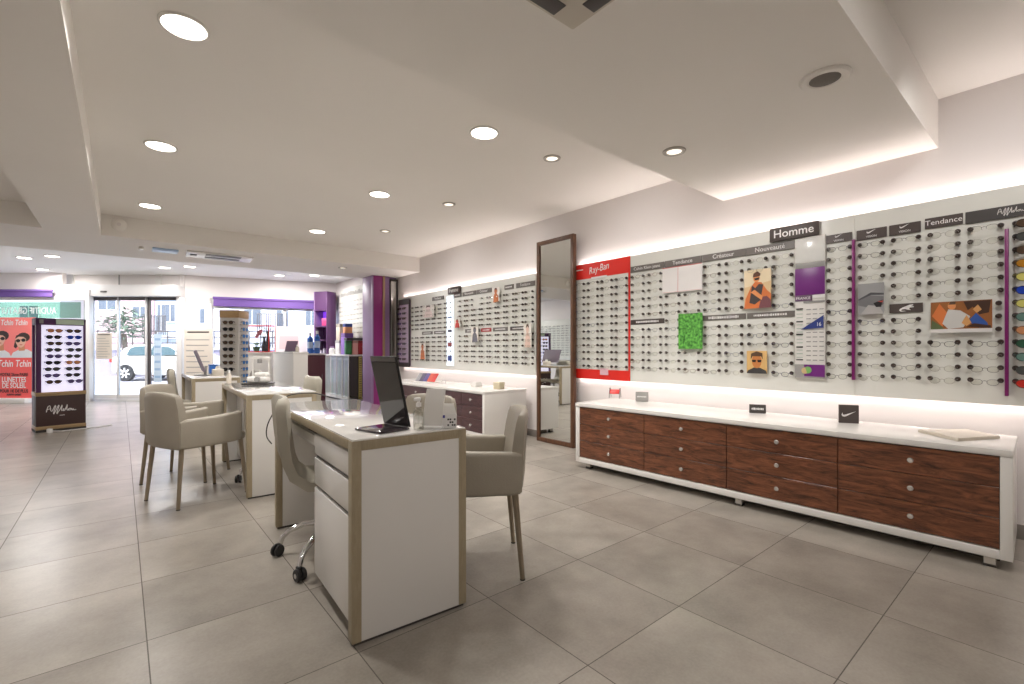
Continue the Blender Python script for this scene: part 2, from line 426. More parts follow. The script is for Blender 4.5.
def place_glasses(var, loc, rz, label, group, parts, tilt=0.):
    nm, (f, ls, te) = VAR[var]
    o = bpy.data.objects.new('eyeglasses', f if parts else VARJ[var]); COL.objects.link(o)
    o.location = loc; o.rotation_euler = (tilt, 0, rz)
    tag(o, label.format(style=nm), 'eyeglasses', group)
    if parts:
        for me, n in ((ls[0], 'lens'), (ls[1], 'lens'), (te[0], 'temple'), (te[1], 'temple')):
            c = bpy.data.objects.new(n, me); COL.objects.link(c); c.parent = o
    return o
ORD = ['', 'first', 'second', 'third', 'fourth', 'fifth', 'sixth', 'seventh', 'eighth', 'ninth', 'tenth', 'eleventh', 'twelfth', 'thirteenth', 'fourteenth', 'fifteenth', 'sixteenth', 'seventeenth', 'eighteenth', 'nineteenth', 'twentieth']
def row_z(k): return 1.815 - (k - 1) * .0748       # k = 1..13
PX = 3.93                                          # front face of the wall boards
def peg_mesh():
    m = MB(); M = Matrix.Rotation(-PI / 2, 4, 'Y')
    m.lathe([(.006, 0), (.006, .018), (.0135, .019), (.0148, .026), (.012, .032), (.001, .033)], M_peg, 10, M=M)
    return m.build('peg', link=False).data
PEG = peg_mesh()
def add_pegs(board, bloc, spots):
    """first 100 (nearest first) as parts, the rest as one part"""
    spots = sorted(spots, key=lambda s: s[0])
    for y, z in spots[:100]:
        o = bpy.data.objects.new('peg', PEG); COL.objects.link(o); o.parent = board; o.location = (PX - bloc[0], y - bloc[1], z - bloc[2])
    if len(spots) > 100:
        m = MB(); M0 = Matrix.Rotation(-PI / 2, 4, 'Y')
        for y, z in spots[100:]:
            m.lathe([(.006, 0), (.006, .018), (.0125, .019), (.0135, .026), (.001, .032)], M_peg, 8, M=Matrix.Translation((PX - bloc[0], y - bloc[1], z - bloc[2])) @ M0)
        tag(m.build('peg', board), kind='stuff')
def board(name, label, y0, y1, z0, z1, m, x=PX):
    t = thing(name, label, 'display board', (x, (y0 + y1) / 2, z0))
    b = MB(); b.box(0, .012, -(y1 - y0) / 2, (y1 - y0) / 2, 0, z1 - z0, m, .0015, 1); b.build('back_board', t)
    b = MB()
    for yy in ((y0 - y1) / 2 + .15, (y1 - y0) / 2 - .15):
        for zf in (.25, z1 - z0 - .25): b.box(  .012, .068, yy - .01, yy + .01, zf - .01, zf + .01, M_dkalu)
    b.build('wall_bracket', t)
    return t
def bloc(t): return tuple(t.location)
def header(t, y0, y1, z0, z1, m, s=None, size=.05, shear=0., tm=None, out=.006, sx=1., ticks=0, dz=0.):
    """sign strip on a board between y0 (right end) and y1 (left end); lettering a sub-part"""
    B = bloc(t); b = MB(); b.box(-out, -.0005, y0 - B[1], y1 - B[1], z0 - B[2], z1 - B[2], m, .001, 1)
    o = b.build('header_sign', t)
    if s: text(s, size, tm or M_ltext, o, (-out - .001, (y0 + y1) / 2 - B[1], (z0 + z1) / 2 - B[2] + dz), WR, shear=shear, sx=sx)
    if ticks:
        g = MB(); rnd = random.Random(int(y0 * 1000)); yy = (y1 - y0) * .34; yc = (y0 + y1) / 2 - B[1]; zc = (z0 + z1) / 2 - B[2]; q = -yy
        while q < yy:
            w = rnd.uniform(.006, .014); hh = ticks * rnd.uniform(.35, .5); g.box(-out - .001, -out, yc + q, yc + q + w, zc - hh, zc + hh, tm or M_ltext); q += w + .005
        g.build('lettering', o)
    return o
def swoosh(parent, y, z, s, x):
    pts = [(0, .18), (.05, .30), (.02, .13), (.10, .06), (.22, .08), (1., .45), (.35, -.06), (.2, -.12), (.08, -.08), (0, .04)]
    pts = [(-.02, .12), (.03, .26), (.05, .27), (.06, .14), (.13, .09), (.25, .12), (1., .42), (.34, .0), (.2, -.06), (.07, -.05), (0, .02)]
    m = MB(); m.prism([(x, y - (a - .5) * s, z + (b_ - .15) * s) for a, b_ in pts], (-.0012, 0, 0), M_ltext)
    return m.build('emblem', parent)
SCRIPT = [  # handwritten word in strokes, unit: 1 = letter height
    [(-.05, 0), (.04, .5), (.16, .9), (.3, 1.02), (.4, .85), (.42, .5), (.46, .15), (.54, .04), (.68, .3)], [(-.08, .3), (.15, .46), (.5, .52)],
    [(.68, .3), (.85, .75), (.98, 1.02), (1.02, .9), (.9, .45), (.75, -.25), (.78, -.38), (.9, -.1), (1.05, .25)],
    [(1.05, .25), (1.22, .75), (1.36, 1.04), (1.4, .92), (1.28, .45), (1.12, -.25), (1.16, -.38), (1.28, -.08), (1.45, .2)],
    [(1.45, .2), (1.62, .65), (1.75, 1.), (1.74, .8), (1.66, .3), (1.72, .05), (1.85, .1), (1.98, .35), (1.94, .45), (1.84, .3), (1.9, .05), (2.05, .1)],
    [(2.05, .1), (2.25, .7), (2.36, 1.02), (2.34, .8), (2.28, .3), (2.34, .08), (2.48, .28)],
    [(2.62, .38), (2.5, .3), (2.5, .08), (2.64, .05), (2.7, .28), (2.62, .38), (2.85, .36)], [(2.85, .36), (2.84, .1), (2.94, .04), (3.06, .34), (3.06, .1), (3.18, .06), (3.4, .14)]]
def script(parent, M, h, m, name='lettering', r=.035):
    g = MB()
    for st in SCRIPT: g.tube([M @ Vector(((x - 1.7) * h, y * h, 0)) for x, y in st], r * h, m, 5)
    return g.build(name, parent)
def wallM(y, z, x): return Matrix.Translation((x, y, z)) @ Euler(WR).to_matrix().to_4x4()

# ------------------------------------------------ boards on the right wall
glist = []      # (col y, row, style picker, label, group, parts)
G_OFF = PX - .063
def col_glasses(y, rows, colname, group, parts, light=False):
    for k in rows:
        v = random.choice([0, 2, 1, 3, 2, 4, 5, 2, 4] if not light else [2, 4, 0, 3, 2, 2])
        z = row_z(k) - .012 + random.uniform(-.002, .002)
        place_glasses(v, (G_OFF, y + random.uniform(-.003, .003), z), -PI / 2 + random.uniform(-.04, .04), '{style} eyeglasses, ' + ORD[k] + ' row from the top, ' + colname, group, parts, random.uniform(-.05, .05))
Z0, Z1 = .775, 2.035
# red board
rb = board('red_display_board', 'red bordered eyeglasses display board beside the tall mirror', 2.860, 3.67, Z0, Z1, M_panel)
B = bloc(rb)
m = MB(); hw = (3.67 - 2.862) / 2
m.box(-.004, 0, -hw, hw, 1.095, Z1 - Z0, M_red); m.box(-.004, 0, -hw, hw, 0, .105, M_red); m.box(-.004, 0, -hw, -hw + .022, .105, 1.095, M_red); m.box(-.004, 0, hw - .022, hw, .105, 1.095, M_red)
m.build('red_border', rb)
text('Ray-Ban', .105, M_ltext, rb, (-.006, .0, 1.185), (PI / 2 - .0, -.12, -PI / 2), shear=.25, sx=.8)
m = MB(); m.box(-.007, -.004, -.11, .10, 1.085, 1.103, M_ltext); m.box(-.007, -.004, .22, .37, 1.195, 1.206, M_ltext); m.build('caption_strip', rb)
m = MB(); m.box(-.008, -.004, -.13, -.02, .05, .12, mat('pink_label', (236, 190, 200), .5)); m.build('price_label', rb)
REDC = [3.524, 3.33, 3.143, 2.957]; pg = []
for ci, y in enumerate(REDC):
    pg += [(y + s * .064, row_z(k)) for k in range(1, 14) for s in (-1, 1)]
    col_glasses(y, range(1, 14), ORD[ci + 1] + ' column of the red board', 'eyeglasses on the red board', False)
add_pegs(rb, B, pg)
# main board
mb_ = board('display_board', 'pale eyeglasses display board under the Homme sign', .986, 2.858, Z0, Z1, M_panel)
B = bloc(mb_); pg = []
CC = {1: 2.762, 2: 2.569, 3: 2.38, 4: 2.19, 5: 2.0035, 6: 1.815, 7: 1.6275, 8: 1.4425, 9: 1.072}
ROWS = {1: [*range(1, 7), *range(8, 14)], 2: [*range(1, 7), *range(8, 14)], 3: range(4, 14), 4: [4, 5, 6, 11, 12, 13], 5: [*range(1, 7), *range(8, 14)], 6: [*range(1, 7), *range(8, 14)], 7: [1, 2, 8, 9, 10], 8: [*range(1, 7), *range(8, 14)], 9: range(1, 14)}
for c, y in CC.items():
    pg += [(y + s * .064, row_z(k)) for k in ROWS[c] for s in (-1, 1)]
    nm = ORD[c] + ' column right of the red board' if c < 9 else 'column beside the magenta rail left side'
    col_glasses(y, ROWS[c], nm, 'eyeglasses on the Homme board', c >= 9, light=False)
add_pegs(mb_, B, pg)
header(mb_, 2.475, 2.852, 1.862, 1.922, M_signg, 'Calvin Klein jeans', .042, out=.01)
header(mb_, 2.105, 2.465, 1.862, 1.922, M_signg, 'Tendance', .05, out=.014)
header(mb_, 1.722, 2.095, 1.862, 1.922, M_signg, 'Créateur', .05, out=.014)
header(mb_, 1.36, 1.718, 1.862, 1.922, M_signg, 'Nouveauté', .05, out=.014)
header(mb_, 2.475, 2.852, row_z(7) - .024, row_z(7) + .024, M_sign, ticks=.02)
header(mb_, 1.725, 2.095, row_z(7) - .02, row_z(7) + .026, M_signg, ticks=.024)
header(mb_, 1.36, 1.715, row_z(7) - .02, row_z(7) + .026, M_signg, ticks=.018)
h = header(mb_, 1.0, 1.155, 1.86, 1.918, M_sign, 'VISION', .019, out=.012, dz=-.017); swoosh(h, 1.077 - B[1], 1.904 - B[2], .045, -.0125)
# Homme sign
t = thing('category_sign', 'dark brown Homme sign standing above the display board edge', 'sign', (PX - .03, 1.365, 1.945))
m = MB(); m.box(0, .02, -.168, .168, -.012, .092, M_sign, .002); m.build('sign_board', t)
text('Homme', .085, M_ltext, t, (-.002, 0, .04), WR, bold=.0006)
# backlit mini panel column
t = thing('poster_display', 'narrow panel with pale square, purple poster and small spectacle chart', 'display panel', (PX - .018, 1.257, .885))
m = MB(); m.box(0, .0175, -.1, .1, 0, 1.045, M_whitem, .002); m.build('panel', t)
m = MB(); m.box(-.004, 0, -.096, .096, .86, 1.035, mat('satin_white', (224, 224, 220), .15), .001); m.build('white_square', t)
m = MB(); m.box(-.004, 0, -.097, .097, .815, .856, M_grey, .001); m.build('grey_strip', t)
m = MB(); m.box(-.006, 0, -.097, .097, .615, .815, M_purple, .001); m.build('purple_poster', t)
m = MB(); m.box(-.007, 0, -.015, .097, .572, .612, mat('mauve_strip', (104, 74, 104), .5), .001); m.box(-.007, 0, -.097, -.02, .59, .612, M_ltext); m.box(-.007, 0, -.097, .04, .556, .57, M_grey); c = m.build('caption_strip', t)
text('FRANCE', .026, M_ltext, c, (-.008, .042, .592), WR)
m = MB()
for i in range(12):
    for k in range(3): m.box(-.003, 0, -.09 + k * .042, -.062 + k * .042, .13 + i * .034, .136 + i * .034, M_grey)
for k in range(5): m.box(-.003, 0, .045, .09, .13 + k * .095, .139 + k * .095, M_dark)
for i in range(14): m.box(-.002, 0, .047, .088, .15 + i * .027, .156 + i * .027, mat('pale_green_print', (176, 190, 176), .6))
m.build('spectacle_chart', t)
m = MB(); m.prism([(-.012, .055, .36), (-.012, -.09, .37), (-.012, -.09, .46)], (.006, 0, 0), mat('navy_pennant', (40, 58, 128), .5)); c = m.build('pennant', t)
text('16', .04, M_ltext, c, (-.0135, -.062, .395), WR, sx=.8)
m = MB(); m.box(-.006, 0, -.097, .035, .01, .1, M_purple); m.box(-.006, 0, .037, .097, .01, .1, M_grey); m.box(-.0065, -.006, -.097, .097, .0, .012, M_grey)
m.lathe([(.026, 0), (.001, .002)], mat('leaf_green', (120, 176, 96), .5), 16, M=Matrix.Translation((-.0065, .012, .06)) @ Matrix.Rotation(-PI / 2, 4, 'Y'))
m.lathe([(.024, 0), (.001, .002)], mat('sand_print', (206, 178, 130), .5), 16, M=Matrix.Translation((-.0065, .03, .055)) @ Matrix.Rotation(-PI / 2, 4, 'Y'))
m.build('purple_footer', t)
# right board
rt_ = board('display_board', 'pale eyeglasses display board right of the seam, with magenta rails', -.95, .9845, Z0, Z1, M_panel)
B = bloc(rt_); pg = []
C2 = {10: (.887, [1, 2, 3, 4, *range(8, 14)]), 11: (.704, [*range(1, 7), *range(8, 14)]), 12: (.521, [*range(1, 7), *range(10, 14)]), 13: (.340, [*range(1, 7), *range(10, 14)])}
for c, (y, rows) in C2.items():
    pg += [(y + s * .063, row_z(k)) for k in rows for s in (-1, 1)]
    col_glasses(y, rows, ORD[c - 9] + ' column between the magenta rails', 'eyeglasses between the magenta rails', True, light=c >= 11)
pg += [(.155 + .063, row_z(k)) for k in range(1, 14)] + [(.155 - .063, row_z(k)) for k in range(1, 14)] + [(.285, row_z(k)) for k in (7, 8, 9)]
add_pegs(rt_, B, pg)
for a, c_ in (((.805, .972), 0), ((.632, .792), 1)):
    h = header(rt_, a[0], a[1], 1.85, 1.918, M_sign, 'VISION', .019, out=.012, dz=-.017); swoosh(h, (a[0] + a[1]) / 2 - B[1], 1.899 - B[2], .05, -.0125)
header(rt_, .437, .612, 1.86, 1.925, M_sign, 'Tendance', .044, out=.012)
h = header(rt_, -.05, .426, 1.855, 1.925, M_dark, out=.012)
script(h, wallM(.235 - B[1], 1.88 - B[2], -.0125), .032, M_ltext, r=.05)
h = header(rt_, .622, .79, row_z(7) - .03, row_z(7) + .03, M_sign, out=.012)
m = MB(); zc = row_z(7) - B[2]; yc = .70 - B[1]              # crocodile outline emblem
m.prism([(-.013, yc - x, zc + z) for x, z in [(-.036, -.004), (-.02, .006), (-.005, .012), (.012, .02), (.03, .022), (.032, .016), (.018, .010), (.034, .008), (.034, .003), (.014, .002), (.012, -.006), (.02, -.014), (.004, -.012), (-.01, -.006), (-.024, -.008), (-.03, -.016), (-.002, -.02), (-.03, -.022), (-.04, -.014)]], (-.001, 0, 0), M_ltext); m.build('emblem', h)
for yy, za, zb, lb in ((.988, .885, 1.86, ''), (.253, .83, 1.79, '')):
    m = MB(); m.box(-.03, -.001, yy - .008 - B[1], yy + .008 - B[1], za - B[2], zb - B[2], mat('magenta_rail', (128, 26, 104), .35), .002); m.build('rail', rt_)
# sunglasses at the right edge
SG = {}
for nm, c in (('amber', (176, 120, 30)), ('grey', (74, 76, 74)), ('blue mirrored', (30, 66, 180)), ('yellow', (206, 200, 110)), ('bright blue', (52, 124, 200)), ('green', (40, 84, 62)), ('smoky brown', (84, 66, 52)), ('orange', (204, 140, 96)), ('red', (206, 48, 36)), ('teal', (96, 132, 122)), ('black', (34, 34, 40)), ('violet', (92, 78, 130))):
    fmn = mat('sun_frame_' + nm.replace(' ', '_'), tuple(int(v * .5) for v in c), .3); lmn = mat('sun_lens_' + nm.replace(' ', '_'), c, .12)
    SG[nm] = glasses_meshes(fmn, lmn, .0022, .028, .021, 2.3, .2, 14); SG[nm] = (SG[nm], joined('sunglasses', *SG[nm]))
def place_sun(nm, loc, rz, label, group, parts, s=1.):
    (f, ls, te), j = SG[nm]
    o = bpy.data.objects.new('sunglasses', f if parts else j); COL.objects.link(o); o.location = loc; o.rotation_euler = (0, 0, rz); o.scale = (s, s if parts else s * .34, s)
    tag(o, label, 'sunglasses', group)
    if parts:
        for me, n in ((ls[0], 'lens'), (ls[1], 'lens'), (te[0], 'temple'), (te[1], 'temple')):
            c = bpy.data.objects.new(n, me); COL.objects.link(c); c.parent = o
for k, nm in enumerate(['smoky brown', 'grey', 'smoky brown', 'amber', 'yellow', 'blue mirrored', 'yellow', 'teal', 'orange', 'green', 'teal', 'grey', 'red']):
    place_sun(nm, (G_OFF, .148, row_z(k + 1) - .012), -PI / 2 + .03, nm + ' sunglasses, ' + ORD[k + 1] + ' from the top, right of the outer magenta rail', 'sunglasses at the right edge', True, 1.08)

# posters on the boards (flat prints)
def poster(name, label, y0, y1, z0, z1, shapes, frame=None, x=PX - .034):
    t = thing(name, label, 'poster', (x, (y0 + y1) / 2, z0)); w = y1 - y0; h_ = z1 - z0
    m = MB(); m.box(0, .004, -w / 2, w / 2, 0, h_, shapes[0])
    for i, (mt, pts) in enumerate(shapes[1:]):
        m.prism([(-.0003 - i * .0003, w / 2 - a * w, b_ * h_) for a, b_ in pts], (.0002, 0, 0), mt)
    m.build('print', t)
    m = MB(); m.box(.004, PX - x - .0005, -w / 4, w / 4, h_ * .4, h_ * .6, M_whitem); m.build('stand_off', t)
    return t
def ell(cx, cy, rx, ry, n=14): return [(cx + rx * math.cos(2 * PI * k / n), cy + ry * math.sin(2 * PI * k / n)) for k in range(n)]
P = lambda n, c: mat('print_' + n, c, .45)
poster('photo_poster', 'orange toned poster of a seated person in sunglasses', 1.52, 1.725, 1.425, 1.735,
       [P('sand', (226, 196, 150)), (P('sandl', (238, 220, 186)), [(0, .55), (1, .68), (1, 1), (0, 1)]), (P('orange', (216, 120, 62)), [(.0, 0), (.05, .25), (.25, .55), (.4, .68), (.65, .66), (.85, .45), (1, .35), (1, 0)]),
        (P('coal', (70, 62, 62)), [(.2, .15), (.3, .6), (.42, .52), (.55, .62), (.72, .6), (.62, .2), (.4, .1)]), (P('plum', (120, 72, 78)), [(.55, 0), (.65, .28), (.85, .3), (1, .18), (1, 0)]),
        (P('skin', (228, 150, 92)), ell(.47, .77, .12, .1)), (P('hair', (96, 58, 40)), [(.33, .8), (.36, .9), (.5, .95), (.62, .88), (.6, .82)]), (P('blk', (30, 26, 28)), [(.38, .77), (.58, .79), (.56, .73), (.42, .72)]),
        (P('skin', 0), [(.25, .42), (.4, .48), (.7, .3), (.66, .2), (.4, .34)])])
poster('photo_poster', 'small sepia portrait poster of a person in glasses', 1.55, 1.705, .905, 1.085,
       [P('sepia', (214, 174, 112)), (P('coat', (60, 58, 58)), [(0, 0), (.05, .12), (.35, .26), (.65, .26), (.95, .14), (1, 0)]), (P('face', (196, 124, 66)), ell(.5, .55, .24, .32)), (P('hair2', (86, 62, 44)), [(.2, .62), (.22, .88), (.5, .98), (.78, .9), (.8, .62), (.72, .76), (.3, .76)]),
        (P('blk', 0), [(.26, .6), (.47, .6), (.45, .5), (.29, .5)]), (P('blk', 0), [(.53, .6), (.74, .6), (.71, .5), (.55, .5)])])
gp = mat('foliage_print', (70, 150, 50), .5); nt = gp.node_tree
n = nt.nodes.new('ShaderNodeTexNoise'); n.inputs['Scale'].default_value = 42; n.inputs['Detail'].default_value = 4; r = nt.nodes.new('ShaderNodeValToRGB')
r.color_ramp.elements[0].position = .35; r.color_ramp.elements[0].color = (*lin((36, 96, 30)), 1); r.color_ramp.elements[1].position = .65; r.color_ramp.elements[1].color = (*lin((116, 198, 84)), 1)
tcn = nt.nodes.new('ShaderNodeTexCoord'); nt.links.new(tcn.outputs['Object'], n.inputs['Vector']); nt.links.new(n.outputs['Fac'], r.inputs['Fac']); nt.links.new(r.outputs['Color'], nt.nodes['Principled BSDF'].inputs['Base Color'])
poster('foliage_poster', 'green leafy poster on the display board', 2.083, 2.312, 1.1, 1.418, [gp])
wp = poster('blank_poster', 'white double poster with thin red outline under the Tendance header', 2.09, 2.485, 1.62, 1.857, [P('white', (228, 224, 221)), (P('rose', (206, 120, 120)), [(.012, .02), (.012, .03), (.99, .03), (.99, .02)]), (P('rose', 0), [(.0, .97), (.0, 1), (.99, 1), (.99, .97)]), (P('rose', 0), [(.4, .0), (.405, .98), (.415, .98), (.41, 0)])], x=PX - .022)
poster('photo_poster', 'grey sports photo poster at the magenta rail', .815, .957, 1.335, 1.545, [P('g1', (150, 150, 150)), (P('g2', (112, 112, 114)), [(0, .45), (.4, .62), (1, .55), (1, .3), (.5, .2), (0, .3)]), (P('g3', (74, 74, 78)), [(0, .5), (.5, .7), (1, .66), (1, .6), (.5, .62), (0, .45)]), (P('g4', (176, 172, 170)), [(.1, 0), (.4, .3), (.8, .25), (1, .0)]), (P('blk', 0), [(.6, .35), (.95, .45), (.9, .22), (.7, .22)]), (P('red', (180, 70, 60)), [(.75, .4), (.98, .42), (.95, .36)])])
t = poster('photo_poster', 'wide colourful poster of a person in a pale shirt leaning back in a wooden boat', .31, .58, 1.2, 1.39, [P('white', 0), (P('wood', (150, 92, 44)), [(.0, .12), (0, 1), (1, 1), (1, .12)]),
        (P('orange', 0), [(.02, .55), (.15, .95), (.3, .6), (.2, .2)]), (P('olive', (92, 104, 66)), [(0, .12), (.02, .42), (.2, .2), (.22, .12)]), (P('shirt', (206, 204, 200)), [(.2, .3), (.3, .75), (.5, .7), (.66, .5), (.55, .16), (.3, .12)]),
        (P('blue', (44, 84, 160)), [(.62, .35), (.75, .6), (.92, .3), (.95, .14), (.8, .14)]), (P('skin', 0), ell(.36, .86, .07, .13)), (P('hair2', 0), [(.3, .9), (.34, 1), (.42, .98), (.42, .9)]), (P('dkw', (66, 40, 26)), [(.55, .98), (.62, .7), (.7, .8), (.8, .55), (.95, .6), (.98, .98)]),
        (P('tan', (212, 156, 96)), [(.7, .72), (.78, .86), (.84, .7), (.76, .6)]), (P('tan', 0), [(.52, .3), (.6, .55), (.68, .3), (.6, .2)]), (P('dkw', 0), [(.6, .18), (.72, .28), (.98, .2), (.98, .12)])], x=PX - .036)

# ------------------------------------------------ far (left) board along the same wall
fb = board('display_board', 'long pale display board of small eyeglasses beyond the tall mirror', 4.26, 8.0, Z0, Z1, M_panel)
B = bloc(fb); pg = []; FC = [4.36 + .187 * i for i in range(19)]
skip = {6: range(1, 3), 8: [], 9: range(1, 14), 0: [], 12: [], 17: range(1, 14), 18: []}
cnt = 0; rest = MB(); rem = []
for ci, y in enumerate(FC):
    for k in range(1, 14):
        if k == 7 or k in skip.get(ci, []): continue
        pg += [(y - .064, row_z(k)), (y + .064, row_z(k))]
        if cnt < 99:
            cnt += 1; v = random.choice([2, 1, 4, 2, 3, 1])
            place_glasses(v, (G_OFF, y, row_z(k) - .012), -PI / 2, '{style} eyeglasses, ' + ORD[k] + ' row, ' + ORD[ci + 1] + ' column left of the tall mirror', 'eyeglasses on the far board', False)
        else: rem.append((y, row_z(k) - .012))
add_pegs(fb, B, pg)
def stuff_glasses(name, label, mats_, n=9, rad=.0014):
    """many tiny frames as one object; mats_: list of (matrix, frame material)"""
    m = MB()
    for M, fm in mats_:
        for s in (-1, 1): m.tube([M @ Vector(p) for p in oval(s * .034, .0245, .0165, n, 2.5, .1)], rad, fm, 3, closed=True)
        m.tube([M @ Vector((-.011, 0, .008)), M @ Vector((.011, 0, .008))], .002, fm, 3)
        for s in (-1, 1): m.tube([M @ Vector((s * .058, 0, .01)), M @ Vector((s * .066, .05, .006))], .0016, fm, 3)
    o = m.build(name); return tag(o, label, 'eyeglasses', kind='stuff')
frm = [f[1] for f in FM[1:4]]
stuff_glasses('eyeglasses', 'remaining rows of tiny eyeglasses on the far board', [(Matrix.Translation((G_OFF, y, z)) @ Matrix.Rotation(-PI / 2, 4, 'Z'), random.choice(frm)) for y, z in rem])
for a, b_, s in ((4.27, 4.62, 'Tendance'), (4.68, 4.86, None), (5.15, 5.5, 'Créateur'), (5.52, 5.86, 'Nouveauté'), (5.9, 6.1, None), (6.4, 6.75, 'Tendance')):
    header(fb, a, b_, 1.885, 1.945, M_signg, s, .05, out=.012, ticks=0 if s else .02)
for a, b_, mm in ((4.4, 4.75, M_sign), (4.8, 5.12, M_signg), (5.16, 5.4, mat('red_strip', (176, 66, 66), .4)), (5.42, 5.8, M_signg), (6.35, 6.7, M_signg), (6.75, 7.1, M_signg)):
    header(fb, a, b_, row_z(7) - .026, row_z(7) + .026, mm, ticks=.018)
t = thing('category_sign', 'grey Femme sign above the far display board', 'sign', (PX - .03, 6.07, 1.955))
m = MB(); m.box(0, .02, -.17, .17, -.012, .095, M_sign, .002); m.build('sign_board', t)
text('Femme', .085, M_ltext, t, (-.002, 0, .042), WR)
t = thing('lit_strip_display', 'bright bluish white vertical panel in the far display board', 'display panel', (PX - .02, 6.2, .84))
m = MB(); m.box(0, .019, -.09, .09, 0, 1.08, mat('backlit_white', (226, 236, 246), .4, emit=.7), .002); m.build('panel', t)
m = MB()
for k, c in enumerate([(70, 90, 160), (170, 80, 80), (70, 70, 90), (90, 110, 170)]): m.box(-.004, 0, -.06, .05, .08 + .22 * k, .16 + .2 * k, mat('strip_print_%d' % k, c, .5))
m.build('print', t)
t = thing('sunglasses_display', 'dark framed narrow panel of sunglasses at the far end of the board', 'display panel', (PX - .03, 7.71, .80))
m = MB(); m.box(.005, .03, -.2, .2, 0, 1.17, M_plum, .002); m.build('panel', t)
m = MB(); m.box(-.006, .006, -.21, .21, 1.1, 1.19, M_dark); m.box(-.006, .006, -.21, .21, -.02, .05, M_dark); m.box(-.006, .006, -.21, -.185, .05, 1.1, M_dark); m.box(-.006, .006, .185, .21, .05, 1.1, M_dark); m.build('frame', t)
m = MB(); m.box(0, .006, -.18, .18, .06, 1.09, mat('lilac_back', (196, 178, 202), .4)); m.build('back_panel', t)
for k in range(11):
    for c in range(2): place_sun(['black', 'smoky brown', 'violet', 'grey'][(k * 2 + c) % 4], (PX - .075, 7.71 + (.09, -.09)[c], 1.82 - k * .09), -PI / 2, ORD[k + 1] + ' sunglasses down the ' + ('far', 'near')[c] + ' column of the dark framed panel', 'sunglasses on the dark framed panel', False)
for lb, y0, y1, z0, z1, c in (('orange portrait poster high on the far board', 4.92, 5.08, 1.73, 1.93, (206, 120, 70)), ('red flower shaped poster beside the lit strip', 5.86, 6.03, 1.42, 1.55, (206, 66, 60)), ('dark figure poster low on the far board', 5.40, 5.58, 1.2, 1.42, (110, 108, 120)),
                              ('orange animal poster low at the far board end', 6.9, 7.1, .93, 1.2, (200, 116, 70)), ('pale portrait poster beside the tall mirror', 4.285, 4.43, 1.12, 1.42, (226, 196, 182)), ('white and red fashion poster near the far board top', 6.62, 7.0, 1.62, 1.82, (232, 214, 210))):
    poster('photo_poster', lb, y0, y1, z0, z1, [P('w2', (232, 226, 218)), (mat('pr_' + lb[:18], c, .5), [(.15, 0), (.25, .5), (.4, .62), (.6, .62), (.8, .45), (.9, 0)]), (mat('pr_' + lb[:18], c, .5), ell(.5, .76, .2, .17)), (P('hair2', 0), [(.3, .8), (.38, .96), (.62, .96), (.7, .8), (.5, .88)])], x=PX - .05)
# light strips behind the boards
for nm, y0, y1 in (('near', -.9, 3.6), ('far', 4.3, 7.9)):
    for up, z in ((1, Z1 - .03), (0, Z0 + .02)):
        t = tag(MB().box(0, .012, y0, y1, 0, .014, M_strip).build('led_strip', loc=(PX + .035, 0, z)), ('warm light strip hidden behind the ' + ('top' if up else 'bottom') + ' edge of the ' + nm + ' display boards'), 'light strip')
        area_light('lamp', (PX + .04, (y0 + y1) / 2, z + (.02 if up else -.012)), .03, (1.5 if up else .95) * (.8 if nm == 'far' else 1) * (y1 - y0), (1, .9, .875), (PI if up else 0, 0, 0), shape='RECTANGLE', sy=y1 - y0, spread=R(150))

# ================================================================ TALL MIRROR
t = thing('standing_mirror', 'tall walnut framed mirror standing between the two display boards', 'mirror', (3.84, 3.852, 0))
m = MB(); w = .297; Hm = 2.38
for a in ((-w, -w + .042), (w - .042, w)): m.box(0, .055, a[0], a[1], 0, Hm, M_walnut, .004)
m.box(0, .055, -w + .04, w - .04, 0, .05, M_walnut, .004); m.box(0, .055, -w + .04, w - .04, Hm - .045, Hm, M_walnut, .004); m.build('frame', t)
m = MB(); m.box(.018, .022, -w + .04, w - .04, .045, Hm - .04, M_mirror); m.build('mirror_glass', t)
m = MB(); m.box(.023, .05, -w + .03, w - .03, .03, Hm - .03, M_dark); m.build('back_board', t)

